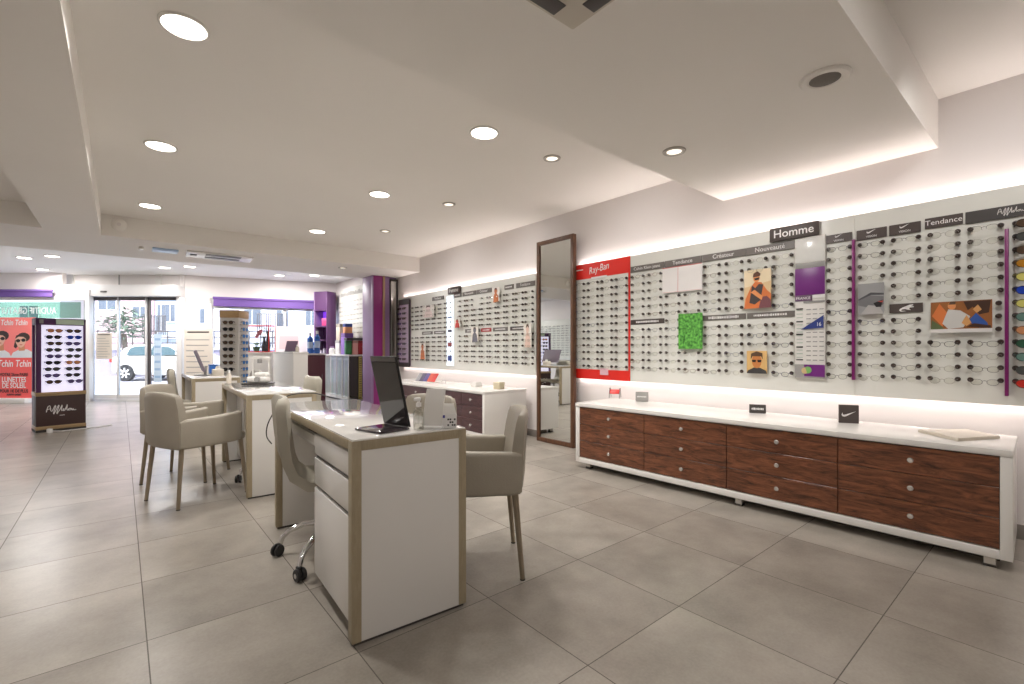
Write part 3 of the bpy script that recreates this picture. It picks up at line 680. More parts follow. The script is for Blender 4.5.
# ================================================================ LOW DRAWER CABINETS
def cabinet(name, label, L, D, Hh, loc, rz, cols, dm, legs, carc=M_white, fr=.045):
    """front faces -x; local y runs along the wall, origin at right-front-bottom corner"""
    t = thing(name, label, 'cabinet', loc, rz); z0 = .055
    m = MB(); m.box(0, D, 0, fr, z0, Hh, carc, .003); m.box(0, D, L - fr, L, z0, Hh, carc, .003); m.box(0, D, fr, L - fr, z0, z0 + .045, carc, .003); m.box(D - .02, D, fr, L - fr, z0 + .04, Hh - .03, carc)
    m.build('carcass', t)
    m = MB(); m.box(-.003, D, -.002, L + .002, Hh - .032, Hh + .001, carc, .003); m.build('worktop', t)
    m = MB(); m.box(D * .25, D - .01, .05, L - .05, 0, z0, mat('plinth_dark', (88, 82, 76), .6)); m.build('plinth', t)
    for (lx, ly) in legs:
        m = MB(); m.box(lx, lx + .045, ly, ly + .045, 0.002, z0, M_knob, .004); m.box(lx - .003, lx + .048, ly - .003, ly + .048, 0, .012, M_dark, .002); m.build('foot', t)
    zt, zb = Hh - .036, z0 + .05; n = 3; hh = (zt - zb) / n
    for (a, b_) in cols:
        ya, yb = fr + (L - 2 * fr) * a, fr + (L - 2 * fr) * b_
        for k in range(n):
            m = MB(); m.box(.004, D * .6, ya + .002, yb - .002, zb + k * hh + .002, zb + (k + 1) * hh - .002, dm, .0015, 1); d = m.build('drawer', t)
            m = MB(); M = Matrix.Translation((.004, (ya + yb) / 2, zb + (k + .52) * hh)) @ Matrix.Rotation(-PI / 2, 4, 'Y')
            m.lathe([(.006, 0), (.006, .012), (.013, .016), (.0145, .022), (.012, .028), (.001, .029)], M_knob, 16, M=M); m.build('knob', d)
    return t
cabinet('drawer_cabinet', 'long low white cabinet with nearest dark wood drawers under the Homme board', 2.79, .60, .60, (3.35, .195, 0), R(1.9), [(0, .252), (.252, .5), (.5, .748), (.748, 1)], M_rose, [(.03, .06), (.03, 1.3), (.05, 2.66), (.5, .06), (.5, 2.66)])
cabinet('drawer_cabinet', 'low white cabinet with plum brown drawers beyond the tall mirror', 2.75, .66, .60, (3.25, 4.4, 0), R(.8), [(0, .165), (.165, .33), (.33, .5), (.5, .67), (.67, .835), (.835, 1)], M_plumwood, [(.05, .05), (.05, 2.6), (.55, .05)])

# things on the near cabinet (top at 0.60)
ZT = .602
p = onz(615, 398, ZT)
t = thing('glasses_stand', 'red topped wire display stand at the mirror end of the cabinet', 'display stand', p, R(-60))
m = MB()
for s in (-.05, .05): m.tube([(s, -.06, .003), (s, -.045, .05), (s, -.03, .1), (s, .02, .1), (s, .05, .05), (s, .075, .003)], .003, M_dkalu, 6)
m.build('wire_frame', t)
m = MB(); m.box(-.05, .05, -.05, .0, .0, .004, M_red, .001, M=Matrix.Translation((0, -.01, .06)) @ Matrix.Rotation(R(60), 4, 'X') @ Matrix.Translation((0, .03, 0))); m.build('red_plate', t)
def sign_block(px, py, w, h, m_, label, s=None, th=.02, size=.03, ticks=0):
    p = onz(px, py, ZT); t = thing('brand_sign', label, 'sign', p, R(-62))
    m = MB(); m.box(-w / 2, w / 2, -th / 2, th / 2, 0, h, m_, .002); m.build('block', t)
    if ticks:
        m = MB(); rnd = random.Random(int(px)); q = -w * .36
        while q < w * .34:
            ww = rnd.uniform(.004, .009); hh = ticks * rnd.uniform(.7, 1); m.box(q, q + ww, -th / 2 - .001, -th / 2, h / 2 - hh / 2, h / 2 + hh / 2, M_ltext); q += ww + .003
        m.build('lettering', t)
    return t
sign_block(642, 401.5, .118, .092, mat('silver_block', (160, 158, 154), .35), 'small silver grey sign block beside the wire stand on the cabinet', ticks=.012)
sign_block(757.5, 413, .115, .066, M_dark, 'small dark rectangular sign block midway along the cabinet top', ticks=.018)
t = sign_block(848.5, 423, .112, .122, M_sign, 'dark square sign with white tick emblem on the cabinet')
pts = [(-.02, .12), (.03, .26), (.05, .27), (.06, .14), (.13, .09), (.25, .12), (1., .42), (.34, .0), (.2, -.06), (.07, -.05), (0, .02)]
m = MB(); m.prism([((a - .5) * .08, -.011, .06 + (b_ - .15) * .08) for a, b_ in pts], (0, -.001, 0), M_ltext); m.build('emblem', t)
q = [onz(918, 432, ZT), onz(958, 441.5, ZT), onz(1000, 438.5, ZT), onz(966, 431.5, ZT)]
c = sum(q, Vector()) / 4; c.z = ZT
t = thing('folder', 'flat beige folder lying at the right end of the cabinet', 'folder', c)
m = MB(); m.prism([v - c for v in q], (0, 0, .012), mat('folder_beige', (206, 196, 180), .5)); m.build('cover', t)
m = MB(); m.prism([(v - c) * .97 + Vector((0, 0, .012)) for v in q], (0, 0, .004), mat('folder_cover', (214, 205, 190), .45)); m.build('flap', t)
# things on the far cabinet
p = onz(427, 379, ZT); p = Vector((3.62, 5.75, ZT))
t = thing('leaflet_rack', 'sloping rack of grey, purple and red leaflets on the far cabinet', 'leaflet rack', (3.5, 6.25, ZT), R(-75))
m = MB(); m.box(-.22, .22, -.08, .08, 0, .01, M_whitem, .002); m.build('base', t)
for k, c in enumerate([(150, 148, 150), (92, 84, 110), (96, 84, 140), (206, 90, 70), (200, 60, 50)]):
    m = MB(); m.box(-.2 + k * .082, -.125 + k * .082, -.005, .005, 0, .15, mat('leaflet_%d' % k, c, .5), .001, M=Matrix.Translation((0, .0, .01)) @ Matrix.Rotation(R(-38), 4, 'X')); m.build('leaflet', t)
t = thing('glasses_holder', 'tiny wire holder next to the leaflet rack', 'holder', (3.5, 5.8, ZT))
m = MB(); m.tube([(0, -.05, .002), (0, -.03, .05), (0, .03, .05), (0, .05, .002)], .003, M_chrome, 6); m.tube([(.06, -.05, .002), (.06, -.03, .05), (.06, .03, .05), (.06, .05, .002)], .003, M_chrome, 6); m.tube([(0, 0, .05), (.06, 0, .05)], .003, M_chrome, 6); m.build('wire_frame', t)
t = thing('acrylic_block', 'small white block near the middle of the far cabinet', 'box', (3.62, 5.08, ZT))
m = MB(); m.box(-.05, .05, -.06, .06, 0, .045, M_white, .004); m.build('body', t)
m = MB(); m.box(-.04, .04, -.05, .05, .045, .06, M_whitem, .003); m.build('lid', t)
t = thing('cream_box', 'small cream cube box at the near end of the far cabinet', 'box', (3.62, 4.60, ZT), .1)
m = MB(); m.box(-.045, .045, -.055, .055, 0, .07, mat('cream_card', (206, 194, 164), .6), .003); m.build('body', t)
m = MB(); m.box(-.047, .047, -.057, .057, .06, .085, mat('cream_lid', (214, 204, 178), .6), .003); m.build('lid', t)

# ================================================================ DESKS
def make_desk(name, label, loc, rz):
    W, L, HD, T = .488, 1.46, .764, .036
    t = thing(name, label, 'desk', loc, rz)
    for y0 in (0., L - .045):
        m = MB(); m.box(0, T, y0, y0 + .045, .012, HD - .006, M_tan, .002); m.box(W - T, W, y0, y0 + .045, .012, HD - .006, M_tan, .002); m.box(T, W - T, y0, y0 + .045, HD - T - .006, HD - .006, M_tan, .001)
        e = m.build('end_frame', t)
        m = MB(); m.box(T - .001, W - T + .001, y0 + .002, y0 + .043, .012, HD - T - .005, M_whitem, .001); m.build('white_panel', e)
        m = MB(); m.box(.01, W - .01, y0 + .008, y0 + .037, 0, .014, M_dark); m.build('foot_rail', e)
    m = MB(); m.box(0, W, .045, L - .045, HD - T - .006, HD - .006, M_tan, .002); m.build('top_slab', t)
    m = MB(); m.box(.003, W - .003, .003, L - .003, HD - .0058, HD, mat('white_glass', (236, 234, 230), .06, coat=1.), .001); m.build('glass_top', t)
    return t, (W, L, HD, T)
dA, (W, L, HD, T) = make_desk('reception_desk', 'nearest white desk with tan edging and side drawers', (.652, 1.70, 0), R(-3))
for a, b_ in ((.085, .468), (.474, .606), (.622, .708)):
    pass
m = MB(); m.box(.028, .40, T + .01, .56, .062, .715, M_whitem, .001); m.build('pedestal', dA)
for za, zb in ((.066, .462), (.480, .600), (.618, .708)):
    m = MB(); m.box(.008, .03, T + .012, .558, za, zb, M_white, .002); m.build('drawer', dA)
for z in (.471, .609):
    m = MB(); m.box(.02, .0285, T + .012, .558, z - .008, z + .008, M_dkalu); m.build('grip_groove', dA)
m = MB(); m.box(.05, .42, T + .03, .50, 0, .062, M_dark); m.build('plinth', dA)
m = MB(); m.box(.02, .40, .60, 1.2, .64, .655, M_white, .002); m.box(.02, .04, .6, 1.2, .655, .69, M_white); m.build('keyboard_tray', dA)
t = thing('keyboard', 'black keyboard on the pull-out tray under the nearest desk', 'keyboard', (.80, 2.45, .6555), R(87))
m = MB(); m.box(-.18, .18, -.065, .065, 0, .014, M_black, .004); m.build('body', t)
m = MB()
for i in range(12):
    for j in range(4): m.box(-.165 + i * .028, -.142 + i * .028, -.05 + j * .026, -.03 + j * .026, .014, .019, M_dark)
m.build('keys', t)
dB, _ = make_desk('reception_desk', 'middle white desk with tan edging behind the two armchairs', (.705, 3.87, 0), R(-2))
m = MB(); m.box(W * .25, W - .035, L - .45, L - T - .01, .06, HD - T - .002, M_white, .002); m.build('pedestal', dB)
dC, _ = make_desk('reception_desk', 'furthest white desk with tan edging near the sliding door', (.62, 6.45, 0), R(-1))

# ---------------------------------------------------------------- things on the nearest desk
t = thing('tilting_tablet', 'black glossy tilted screen on flat base on the nearest desk', 'tablet', (.905, 1.857, HD + .001), R(13))
M_screen = mat('glossy_screen', (30, 26, 28), .06, coat=1.)
m = MB(); m.box(-.148, 0, -.085, .085, 0, .009, mat('tablet_base', (58, 50, 56), .15, coat=1.), .003); m.build('base', t)
tl = Matrix.Translation((0, 0, .008)) @ Matrix.Rotation(R(-14), 4, 'Y')
m = MB(); m.box(-.001, .008, -.085, .085, 0, .305, M_black, .003, M=tl); s_ = m.build('screen', t)
m = MB(); m.box(-.002, -.0009, -.079, .079, .006, .28, M_screen, M=tl); m.build('display_glass', s_)
m = MB(); m.box(-.003, -.0008, -.079, .079, .284, .301, mat('bezel_grey', (112, 108, 106), .3), M=tl); m.build('bezel', s_)
t = thing('spray_bottle', 'clear spray bottle on the nearest desk beside the tablet', 'bottle', (.948, 1.742, HD + .001))
M_cb = glass('clear_plastic', (236, 236, 232), .22, .08); 
m = MB(); m.lathe([(.001, 0), (.020, .001), (.022, .01), (.022, .07), (.016, .085), (.009, .092), (.009, .098)], M_cb, 20); m.build('body', t)
m = MB(); m.lathe([(.011, .096), (.011, .112), (.006, .114), (.006, .124)], M_ltext, 14); m.box(-.02, .008, -.007, .007, .12, .134, M_ltext, .003); m.build('spray_head', t)
t = thing('leaflet_holder', 'white curved paper leaflet holder on the nearest desk', 'leaflet holder', (1.005, 1.735, HD + .001), R(-42))
m = MB()
prof = [(-.004, 0), (.0, .03), (.0, .07), (.008, .12), (.026, .165)]
m.loft([[(-.042 + .004 * k, y, z), (.042 + .003 * k, y, z), (.042 + .003 * k, y + .012, z), (-.042 + .004 * k, y + .012, z)] for k, (y, z) in enumerate(prof)], M_paper); m.build('sheet', t)
m = MB(); m.box(-.05, .05, -.012, .03, 0, .012, M_ltext, .003); m.build('base', t)
t = thing('wipes_box', 'small white box with dark print at the desk corner', 'box', (1.078, 1.722, HD + .001), R(-30))
m = MB(); m.box(-.035, .035, -.03, .03, 0, .062, M_ltext, .004); m.build('body', t)
m = MB(); m.prism([(-.033, -.028, .062), (.033, -.028, .062), (.024, -.004, .102), (-.026, -.004, .104)], (0, .022, -.004), M_paper); m.build('lid', t)
m = MB()
for k in range(4):
    for j in range(3):
        if (k + j) % 3 != 1: m.box(-.004 + .009 * k, .003 + .009 * k, -.0306, -.03, .01 + .012 * j, .017 + .012 * j, M_black)
m.box(-.025, -.014, -.0306, -.03, .044, .056, mat('blue_dot', (70, 66, 150), .5)); m.build('print', t)
# ---------------------------------------------------------------- things on the other desks
t = thing('measuring_device', 'white measuring device on dark base on the middle desk', 'device', (1.00, 4.95, HD + .001), R(-40))
m = MB(); m.box(-.12, .12, -.08, .08, 0, .016, M_dark, .006); m.build('base', t)
m = MB(); m.box(-.09, .09, -.05, .06, .016, .075, M_whitem, .02, 3); m.box(-.035, .085, -.02, .06, .07, .115, M_whitem, .018, 3); m.build('body', t)
for x in (-.075, .075):
    m = MB(); m.tube([(x, .04, .07), (x, .042, .27)], .008, M_whitem, 8); m.build('upright', t)
m = MB(); m.box(-.09, .09, .034, .05, .235, .262, M_whitem, .004); m.box(-.012, .012, .0, .05, .2, .24, M_grey, .003); m.build('head_rest', t)
m = MB(); m.lathe([(.001, -.012), (.026, -.012), (.026, .012), (.001, .012)], M_grey, 16, M=Matrix.Translation((.02, -.055, .05)) @ Matrix.Rotation(PI / 2, 4, 'X')); m.build('dial', t)
t = thing('spray_bottle', 'small pale bottle at the far left corner of the middle desk', 'bottle', onz(229, 383.5, HD + .001))
m = MB(); m.lathe([(.001, 0), (.022, .001), (.022, .08), (.01, .1), (.01, .11)], M_beige, 16); m.build('body', t)
m = MB(); m.lathe([(.012, .105), (.012, .13), (.001, .132)], M_ltext, 12); m.build('cap', t)
t = thing('monitor', 'thin tilted monitor seen edge-on on the furthest desk', 'monitor', (.80, 7.05, HD + .001), R(-5))
m = MB(); m.box(-.1, .1, -.1, .1, 0, .012, M_grey, .004); m.tube([(.02, 0, .01), (.03, 0, .12)], .016, M_grey, 8); m.build('stand', t)
m = MB(); m.box(-.02, .012, -.22, .22, .05, .33, mat('monitor_shell', (126, 116, 128), .4), .006, M=Matrix.Rotation(R(-20), 4, 'Y') @ Matrix.Translation((.03, 0, .0))); m.build('shell', t)
m = MB(); m.box(-.024, -.02, -.205, .205, .065, .315, mat('monitor_face', (40, 40, 46), .15), .001, M=Matrix.Rotation(R(-20), 4, 'Y') @ Matrix.Translation((.03, 0, .0))); m.build('screen', t)
t = thing('tissue_box', 'small beige box behind the monitor on the furthest desk', 'box', (.95, 7.0, HD + .001))
m = MB(); m.box(-.06, .06, -.06, .06, 0, .08, M_beige, .005); m.build('body', t)
m = MB(); m.loft([[(-.03, -.01, .08), (.03, -.01, .08), (.03, .01, .08), (-.03, .01, .08)], [(-.02, -.02, .12), (.025, .0, .115), (.02, .015, .12), (-.02, .01, .11)]], M_paper); m.build('tissue', t)
# cables hanging by desks
m = MB(); m.tube(smooth([(1.10, 3.25, .77), (1.0, 3.33, .80), (.86, 3.36, .79), (.80, 3.36, .73), (.742, 3.38, .62), (.735, 3.4, .53), (.77, 3.42, .47)]), .004, M_dark, 6)
tag(m.build('power_cable'), 'thin dark cable looping behind the nearest desk', 'cable')

# ================================================================ CHAIRS
def rounded(cx, cy, hx, hy, r, n=5, z=0):
    pts = []
    for (sx, sy, a0) in ((1, 1, 0), (-1, 1, PI / 2), (-1, -1, PI), (1, -1, 1.5 * PI)):
        for k in range(n):
            a = a0 + PI / 2 * k / (n - 1); pts.append((cx + sx * (hx - r) + r * math.cos(a), cy + sy * (hy - r) + r * math.sin(a), z))
    return pts
def make_armchair(M_=M_leather):
    t = thing('armchair', '', 'armchair')
    m = MB(); m.box(-.2, .25, -.2, .2, .405, .475, M_, .028, 4); m.build('seat', t)
    # backrest: curved slab lofted upward
    m = MB(); loops = []
    for z, hw, x0, th, cv in ((.405, .205, -.225, .05, .02), (.43, .222, -.232, .064, .03), (.5, .23, -.24, .066, .035), (.6, .228, -.25, .056, .036), (.69, .222, -.261, .048, .038), (.76, .212, -.27, .042, .038), (.79, .2, -.273, .032, .036), (.801, .17, -.275, .014, .032)):
        lp = []; n = 9
        for k in range(n):
            u = -1 + 2 * k / (n - 1); lp.append((x0 - th / 2 + cv * u * u, u * hw, z + (-.012 * u * u if z > .75 else 0)))
        for k in range(n):
            u = 1 - 2 * k / (n - 1); lp.append((x0 + th / 2 + cv * u * u, u * hw * .985, z + (-.012 * u * u if z > .75 else 0)))
        loops.append(lp)
    m.loft(loops, M_); m.build('backrest', t, ang=60)
    for s in (-1, 1):
        m = MB(); loops = []
        for x, z0, z1, th in ((-.235, .42, .60, .03), (-.2, .408, .612, .05), (0., .405, .618, .056), (.14, .41, .63, .056), (.172, .415, .636, .05), (.188, .445, .632, .03)):
            y = s * (.222 + .012 * (x + .2)); r_ = th * .4
            lp = []
            for (sy, sz, a0) in ((1, 1, 0), (-1, 1, PI / 2), (-1, -1, PI), (1, -1, 1.5 * PI)):
                for k in range(4):
                    a = a0 + PI / 2 * k / 3; lp.append((x + (z1 - .5) * .0, y + sy * (th / 2 - r_) + r_ * math.cos(a), (z1 - r_ if sz > 0 else z0 + r_) + r_ * math.sin(a)))
            loops.append(lp)
        m.loft(loops, M_); m.build('arm', t, ang=60)
    for sx in (-1, 1):
        for sy in (-1, 1):
            m = MB(); m.tube([(sx * .205, sy * .19, .42), (sx * .24, sy * .215, .002)], [.0165, .0115], M_leg, 10); l = m.build('leg', t)
            m = MB(); m.lathe([(.013, 0), (.013, .006), (.0, .007)], M_dark, 10, M=Matrix.Translation((sx * .24, sy * .215, 0))); m.build('foot_cap', l)
    return t
def facing(v): return math.atan2(v[1], v[0])
G = 'taupe leather armchairs on slim metal legs'
a0 = make_armchair()
def put_chair(o, backmid, fdir, label):
    f = Vector((fdir[0], fdir[1])).normalized(); c = Vector(backmid) + f * .25
    o.location = (c.x, c.y, 0); o.rotation_euler = (0, 0, facing(f)); o['label'] = label; o['group'] = G; return o
put_chair(a0, (.211, 4.11), (.93, .37), 'front taupe armchair of the pair left of the middle desk')
for bm_, fd, lb in (((.228, 5.03), (.855, -.52), 'taupe armchair tucked behind the front one left of the middle desk'), ((1.60, 1.86), (-.83, .56), 'taupe armchair pushed under the nearest desk from its right side'),
                    ((1.60, 2.76), (-.96, -.28), 'pale armchair back showing behind the white leaflet holder'), ((1.5, 7.5), (-1, -.05), 'pale armchair back behind the far end of the middle desk')):
    put_chair(dup(a0, (0, 0, 0), 0, lb), bm_, fd, lb)

def make_office():
    t = thing('office_chair', '', 'office chair')
    m = MB()
    prof = [(.235, .445), (.2, .462), (.08, .455), (-.06, .445), (-.15, .455), (-.205, .5), (-.228, .56), (-.242, .65), (-.252, .76), (-.256, .83), (-.254, .855)]
    loops = []
    for i, (x, z) in enumerate(prof):
        pr_, nx = prof[max(i - 1, 0)], prof[min(i + 1, len(prof) - 1)]
        d = Vector((nx[0] - pr_[0], nx[1] - pr_[1])).normalized(); nn = Vector((d.y, -d.x))     # outward (below / behind)
        u_ = i / (len(prof) - 1); hw = .182 + .012 * math.sin(PI * u_) - (.03 if i in (0, len(prof) - 1) else 0); th = .045 if 0 < i < len(prof) - 1 else .02
        lp = []
        for k in range(9):
            v = -1 + 2 * k / 8; cv = .03 * v * v; lp.append((x - nn.x * (cv + th / 2), v * hw, z - nn.y * (cv + th / 2)))
        for k in range(9):
            v = 1 - 2 * k / 8; cv = .03 * v * v; lp.append((x - nn.x * (cv - th / 2), v * hw, z - nn.y * (cv - th / 2)))
        loops.append(lp)
    m.loft(loops, M_leatherc); m.build('seat_shell', t, ang=60)
    m = MB(); m.lathe([(.03, .13), (.03, .2), (.022, .21), (.022, .36), (.03, .37), (.09, .40), (.1, .425)], M_chrome, 20); m.build('gas_column', t)
    for k in range(5):
        a = 2 * PI * k / 5; Mr = Matrix.Rotation(a, 4, 'Z')
        m = MB(); m.tube([Mr @ Vector(p_) for p_ in ((.0, 0, .16), (.08, 0, .175), (.17, 0, .165), (.25, 0, .13), (.285, 0, .095), (.295, 0, .062))], [.022, .019, .016, .014, .013, .012], M_chrome, 10); arm = m.build('base_arm', t)
        Mc = Matrix.Translation(Mr @ Vector((.303, 0, 0))) @ Matrix.Rotation(a + 1.2, 4, 'Z')
        m = MB()
        for s in (-1, 1): m.lathe([(.001, -.009), (.026, -.009), (.03, -.005), (.03, .005), (.026, .009), (.001, .009)], M_black, 18, M=Mc @ Matrix.Translation((.012, s * .013, .03)) @ Matrix.Rotation(PI / 2, 4, 'X'))
        m.lathe([(.012, .0), (.012, .0245), (.001, .025)], M_chrome, 12, M=Mc @ Matrix.Translation((.012, 0, .03)) @ Matrix.Rotation(PI / 2, 4, 'X'))
        m.box(-.012, .02, -.01, .01, .035, .066, M_black, .004, M=Mc); m.build('caster', arm)
    for s in (-1, 1):
        pass
    return t
o0 = make_office()
OG = 'cream swivel office chairs'
for k, (loc, rz, lb) in enumerate((((.895, 2.545, 0), 0., 'cream swivel chair at the drawer side of the nearest desk'), ((1.05, 4.42, 0), PI, 'cream swivel chair on the far side of the middle desk'), ((.74, 7.0, 0), 0., 'cream swivel chair at the furthest desk by the door'))):
    o = o0 if k == 0 else dup(o0, loc, rz, lb)
    o.location = loc; o.rotation_euler = (0, 0, rz); o['label'] = lb; o['group'] = OG
    if k == 0: FIRST = o
for ch in FIRST.children:
    if ch.name.startswith('seat_shell'): ch.rotation_euler = (0, 0, R(-10))
# ================================================================ FRONT OF THE SHOP
def vobj(mb, name, lat, d, parent=None, kind=None):
    o = mb.build(name, parent, loc=vf(lat, d) if parent is None else (lat, d, 0), rz=-YAW if parent is None else 0.)
    return tag(o, kind=kind) if kind else o
# ---- left window with purple blind
D1 = 9.8; xl, xr = la(-70, D1), la(90, D1); c1 = (xl + xr) / 2; hw = (xr - xl) / 2
b = MB(); b.box(-hw, la(62, D1) - c1, 0, .1, 2.34, HC, M_wall); vobj(b, 'wall_front_left', c1, D1, kind='structure')
b = MB(); b.box(hw - .09, hw, -.02, .08, 0, 2.34, M_alu, .004); b.box(-hw, hw, 0, .07, 0, .06, M_alu, .004); b.box(-hw, hw, 0, .07, 2.12, 2.34, M_alu, .004)
w1 = vobj(b, 'window_1', c1, D1, kind='structure')
b = MB(); b.box(-hw, hw - .09, .03, .038, .06, 2.12, M_glass); b.build('pane', w1)
lt = text('AUDITIF GRATUIT', .19, mat('white_vinyl', (246, 250, 248), .5), w1, (la(56, D1) - c1, .008, zz(311, D1)), (PI / 2, 0, 0), align='LEFT', sx=-.8, ext=.001)
b = MB(); b.box(la(-70, D1) - c1, la(80, D1) - c1, .016, .019, zz(318, D1), zz(302, D1), glass('mint_vinyl', (190, 216, 204), .1)); b.build('vinyl_band', w1)
def blind(name, label, L, z0, z1, loc, rz):
    t = thing(name, label, 'blind', loc, rz)
    m = MB(); m.box(0, L, -.05, .0, z1 - .05, z1, M_blind, .01); m.build('cassette', t)
    m = MB(); m.box(.01, L - .01, -.03, -.022, z0 + .02, z1 - .04, M_blind); m.build('fabric', t)
    m = MB(); m.tube([(.01, -.026, z0 + .015), (L - .01, -.026, z0 + .015)], .013, mat('purple_rail', (96, 68, 134), .5), 8); m.build('bottom_bar', t)
blind('roller_blind', 'purple fabric blind above the red poster in the left window', la(52, 9.7) - la(-70, 9.7), 2.17, 2.335, vf(la(-70, 9.7), 9.74), -YAW)
# ---- red poster stand-up in the window
Dp = 9.62; wp_ = la(35.5, Dp) - la(-7, Dp); hp = zz(317.5, Dp) - zz(398, Dp); zb = zz(398, Dp)
t = thing('window_poster', 'tall coral red poster of two people in sunglasses by the window', 'poster', vf(la(-7, Dp), Dp, 0), -YAW)
P_c = mat('print_coral', (238, 92, 88), .5, emit=0)
m = MB(); m.box(0, wp_, 0, .012, zb, zb + hp, P_c)
def pp_(mt, pts, k): m.prism([(a * wp_, -.0006 - k * .0006, zb + b_ * hp) for a, b_ in pts], (0, .0004, 0), mt)
pp_(mat('print_soft_coral', (244, 128, 122), .5), [(0, .5), (1, .5), (1, 1), (0, 1)], 0)
for cx, cy, q, k, tl in ((.14, .725, 1.05, 1, .03), (.71, .705, 1., 1, -.05)):
    hx = cx + tl
    pp_(mat('print_pale_cloth', (216, 218, 222), .5), [(cx - .3, .5), (cx - .24, .565), (cx - .1, .60), (cx + .1, .605), (cx + .24, .56), (cx + .3, .5)], k)
    pp_(M_hair, ell(hx + (.05 if tl > 0 else .06), cy + .05, .15 * q, .058 * q), k + 1)
    if tl < 0: pp_(M_hair, [(hx - .14, cy + .01), (hx - .1, cy + .05), (hx - .06, cy - .05), (hx - .12, cy - .09), (hx - .17, cy - .07)], k + 1)
    pp_(M_skin, [(hx - .05, .585), (hx - .07, .68), (hx + .08, .69), (hx + .09, .59)], k + 2)
    pp_(mat('print_light_skin', (226, 176, 152), .5), [(hx - .13, cy + .03), (hx - .12, cy - .02), (hx - .07, cy - .068), (hx + .0, cy - .082), (hx + .07, cy - .06), (hx + .12, cy - .005), (hx + .12, cy + .035), (hx + .07, cy + .06), (hx - .05, cy + .062)], k + 3)
    pp_(M_hair, [(hx - .135, cy + .03), (hx - .11, cy + .07), (hx + .0, cy + .095), (hx + .12, cy + .078), (hx + .16, cy + .03), (hx + .12, cy + .03), (hx + .06, cy + .055), (hx - .05, cy + .057)], k + 4)
    for s2 in (-.065, .06): pp_(M_black, ell(hx + s2, cy + .01 + s2 * .06, .052, .021), k + 5)
    pp_(M_black, [(hx - .03, cy + .014), (hx + .03, cy + .016), (hx + .03, cy + .022), (hx - .03, cy + .02)], k + 5)
    pp_(mat('print_lip', (190, 92, 88), .5), [(hx - .04, cy - .044), (hx + .0, cy - .05), (hx + .045, cy - .042), (hx + .0, cy - .036)], k + 5)
m.build('print', t)
for s, sz, bb, sh, mm in (('Tchin Tchin', .16, .935, .2, M_ltext), ('Tchin Tchin', .20, .425, .2, M_ltext), ('VOTRE 2ème PAIRE', .085, .29, 0, M_hair), ('LUNETTES', .15, .225, 0, M_ltext), ('DE SOLEIL', .15, .155, 0, M_ltext), ('POUR 1€ DE PLUS', .09, .085, 0, M_hair), ('AUDITIF OFFERT', .05, .04, 0, M_hair)):
    text(s, sz, mm, t, (wp_ / 2, -.006, zb + bb * hp), (PI / 2, 0, 0), shear=sh, sx=.72 if sz > .1 else .8, bold=.002)
m = MB(); m.box(.1, wp_ - .1, -.12, .14, 0, zb, M_whitem, .005); m.build('foot', t)
# ---- automatic door
D2 = 10.0; lat = lambda p: la(p, D2) - la(120, D2); zD = lambda y: zz(y, D2)
b = MB(); b.box(lat(60), lat(182), .06, .2, zD(287), HC, M_wall); b.box(lat(66), lat(72), .03, .07, zD(287), HC, M_whitem); b.box(lat(116.5), lat(117.5), .05, .07, zD(287), HC, M_grey); b.box(lat(154), lat(160), .03, .07, zD(287), HC, M_whitem)
vobj(b, 'wall_front_middle', la(120, D2), D2, kind='structure')
b = MB(); b.box(lat(53), lat(182), -.2, .1, zD(297), zD(286), M_alu, .006); b.box(lat(178), lat(183.5), -.06, .1, 0, zD(297), M_alu, .004); b.box(lat(86.5), lat(91), -.06, .1, 0, zD(297), M_alu, .004); b.box(lat(91), lat(178), -.03, .06, -.0, .035, M_alu)
dr = vobj(b, 'door_1', la(120, D2), D2, kind='structure')
m = MB(); m.box(lat(109), lat(115), -.215, -.2, zD(293.5), zD(292), M_dkalu, .002); m.build('motion_sensor', dr)
for a, c, dy, dk in ((92, 119, .02, M_alu), (117.5, 147, .0, M_alu), (145, 178, .04, M_dkalu)):
    m = MB(); fw_ = .035 if dk is M_alu else .055
    m.box(lat(a), lat(a) + fw_ * (1.8 if dk is M_dkalu else 1), dy - .015, dy + .015, .04, zD(297), dk, .002); m.box(lat(c) - fw_, lat(c), dy - .015, dy + .015, .04, zD(297), dk, .002)
    m.box(lat(a), lat(c), dy - .015, dy + .015, .04, .13, M_alu, .002); m.box(lat(a), lat(c), dy - .015, dy + .015, zD(300.5), zD(297), M_dkalu, .002); l = m.build('door_leaf', dr)
    m = MB(); m.box(lat(a) + fw_, lat(c) - fw_, dy - .004, dy + .004, .13, zD(300.5), M_glass); m.build('pane', l)
def notice(name, label, p0, p1, y0, y1, d, m_, rows=8, wave=False):
    t = thing(name, label, 'notice', vf(la(p0, d), d), -YAW); w = la(p1, d) - la(p0, d); a, c = zz(y1, d), zz(y0, d)
    m = MB(); m.box(0, w, 0, .004, a, c, m_); m.build('sheet', t)
    m = MB(); rnd = random.Random(p0)
    m.box(w * .12, w * .88, -.002, 0, c - .08 * (c - a), c - .05 * (c - a), M_dark)
    for k in range(rows):
        zc = a + (c - a) * (.08 + .8 * k / rows); m.box(w * .08, w * rnd.uniform(.6, .92), -.002, 0, zc, zc + (c - a) * .018, M_grey)
    m.build('print', t); return t
notice('opening_hours_notice', 'beige notice sheet on the left glass leaf of the sliding door', 96, 112, 333, 359, D2 - .02, M_beige)
notice('price_list', 'tall beige price list board right of the sliding door', 184, 212.5, 329, 377, D2 - .04, mat('list_beige', (216, 206, 194), .6), 7)
t = thing('door_sticker', 'pale blue vertical sticker strip on the right glass leaf', 'sticker', vf(la(153, D2), D2 + .02), -YAW)
m = MB(); m.box(0, la(161, D2) - la(153, D2), 0, .003, zD(382), zD(334), mat('pale_blue_print', (196, 214, 232), .5)); m.build('film', t)
m = MB()
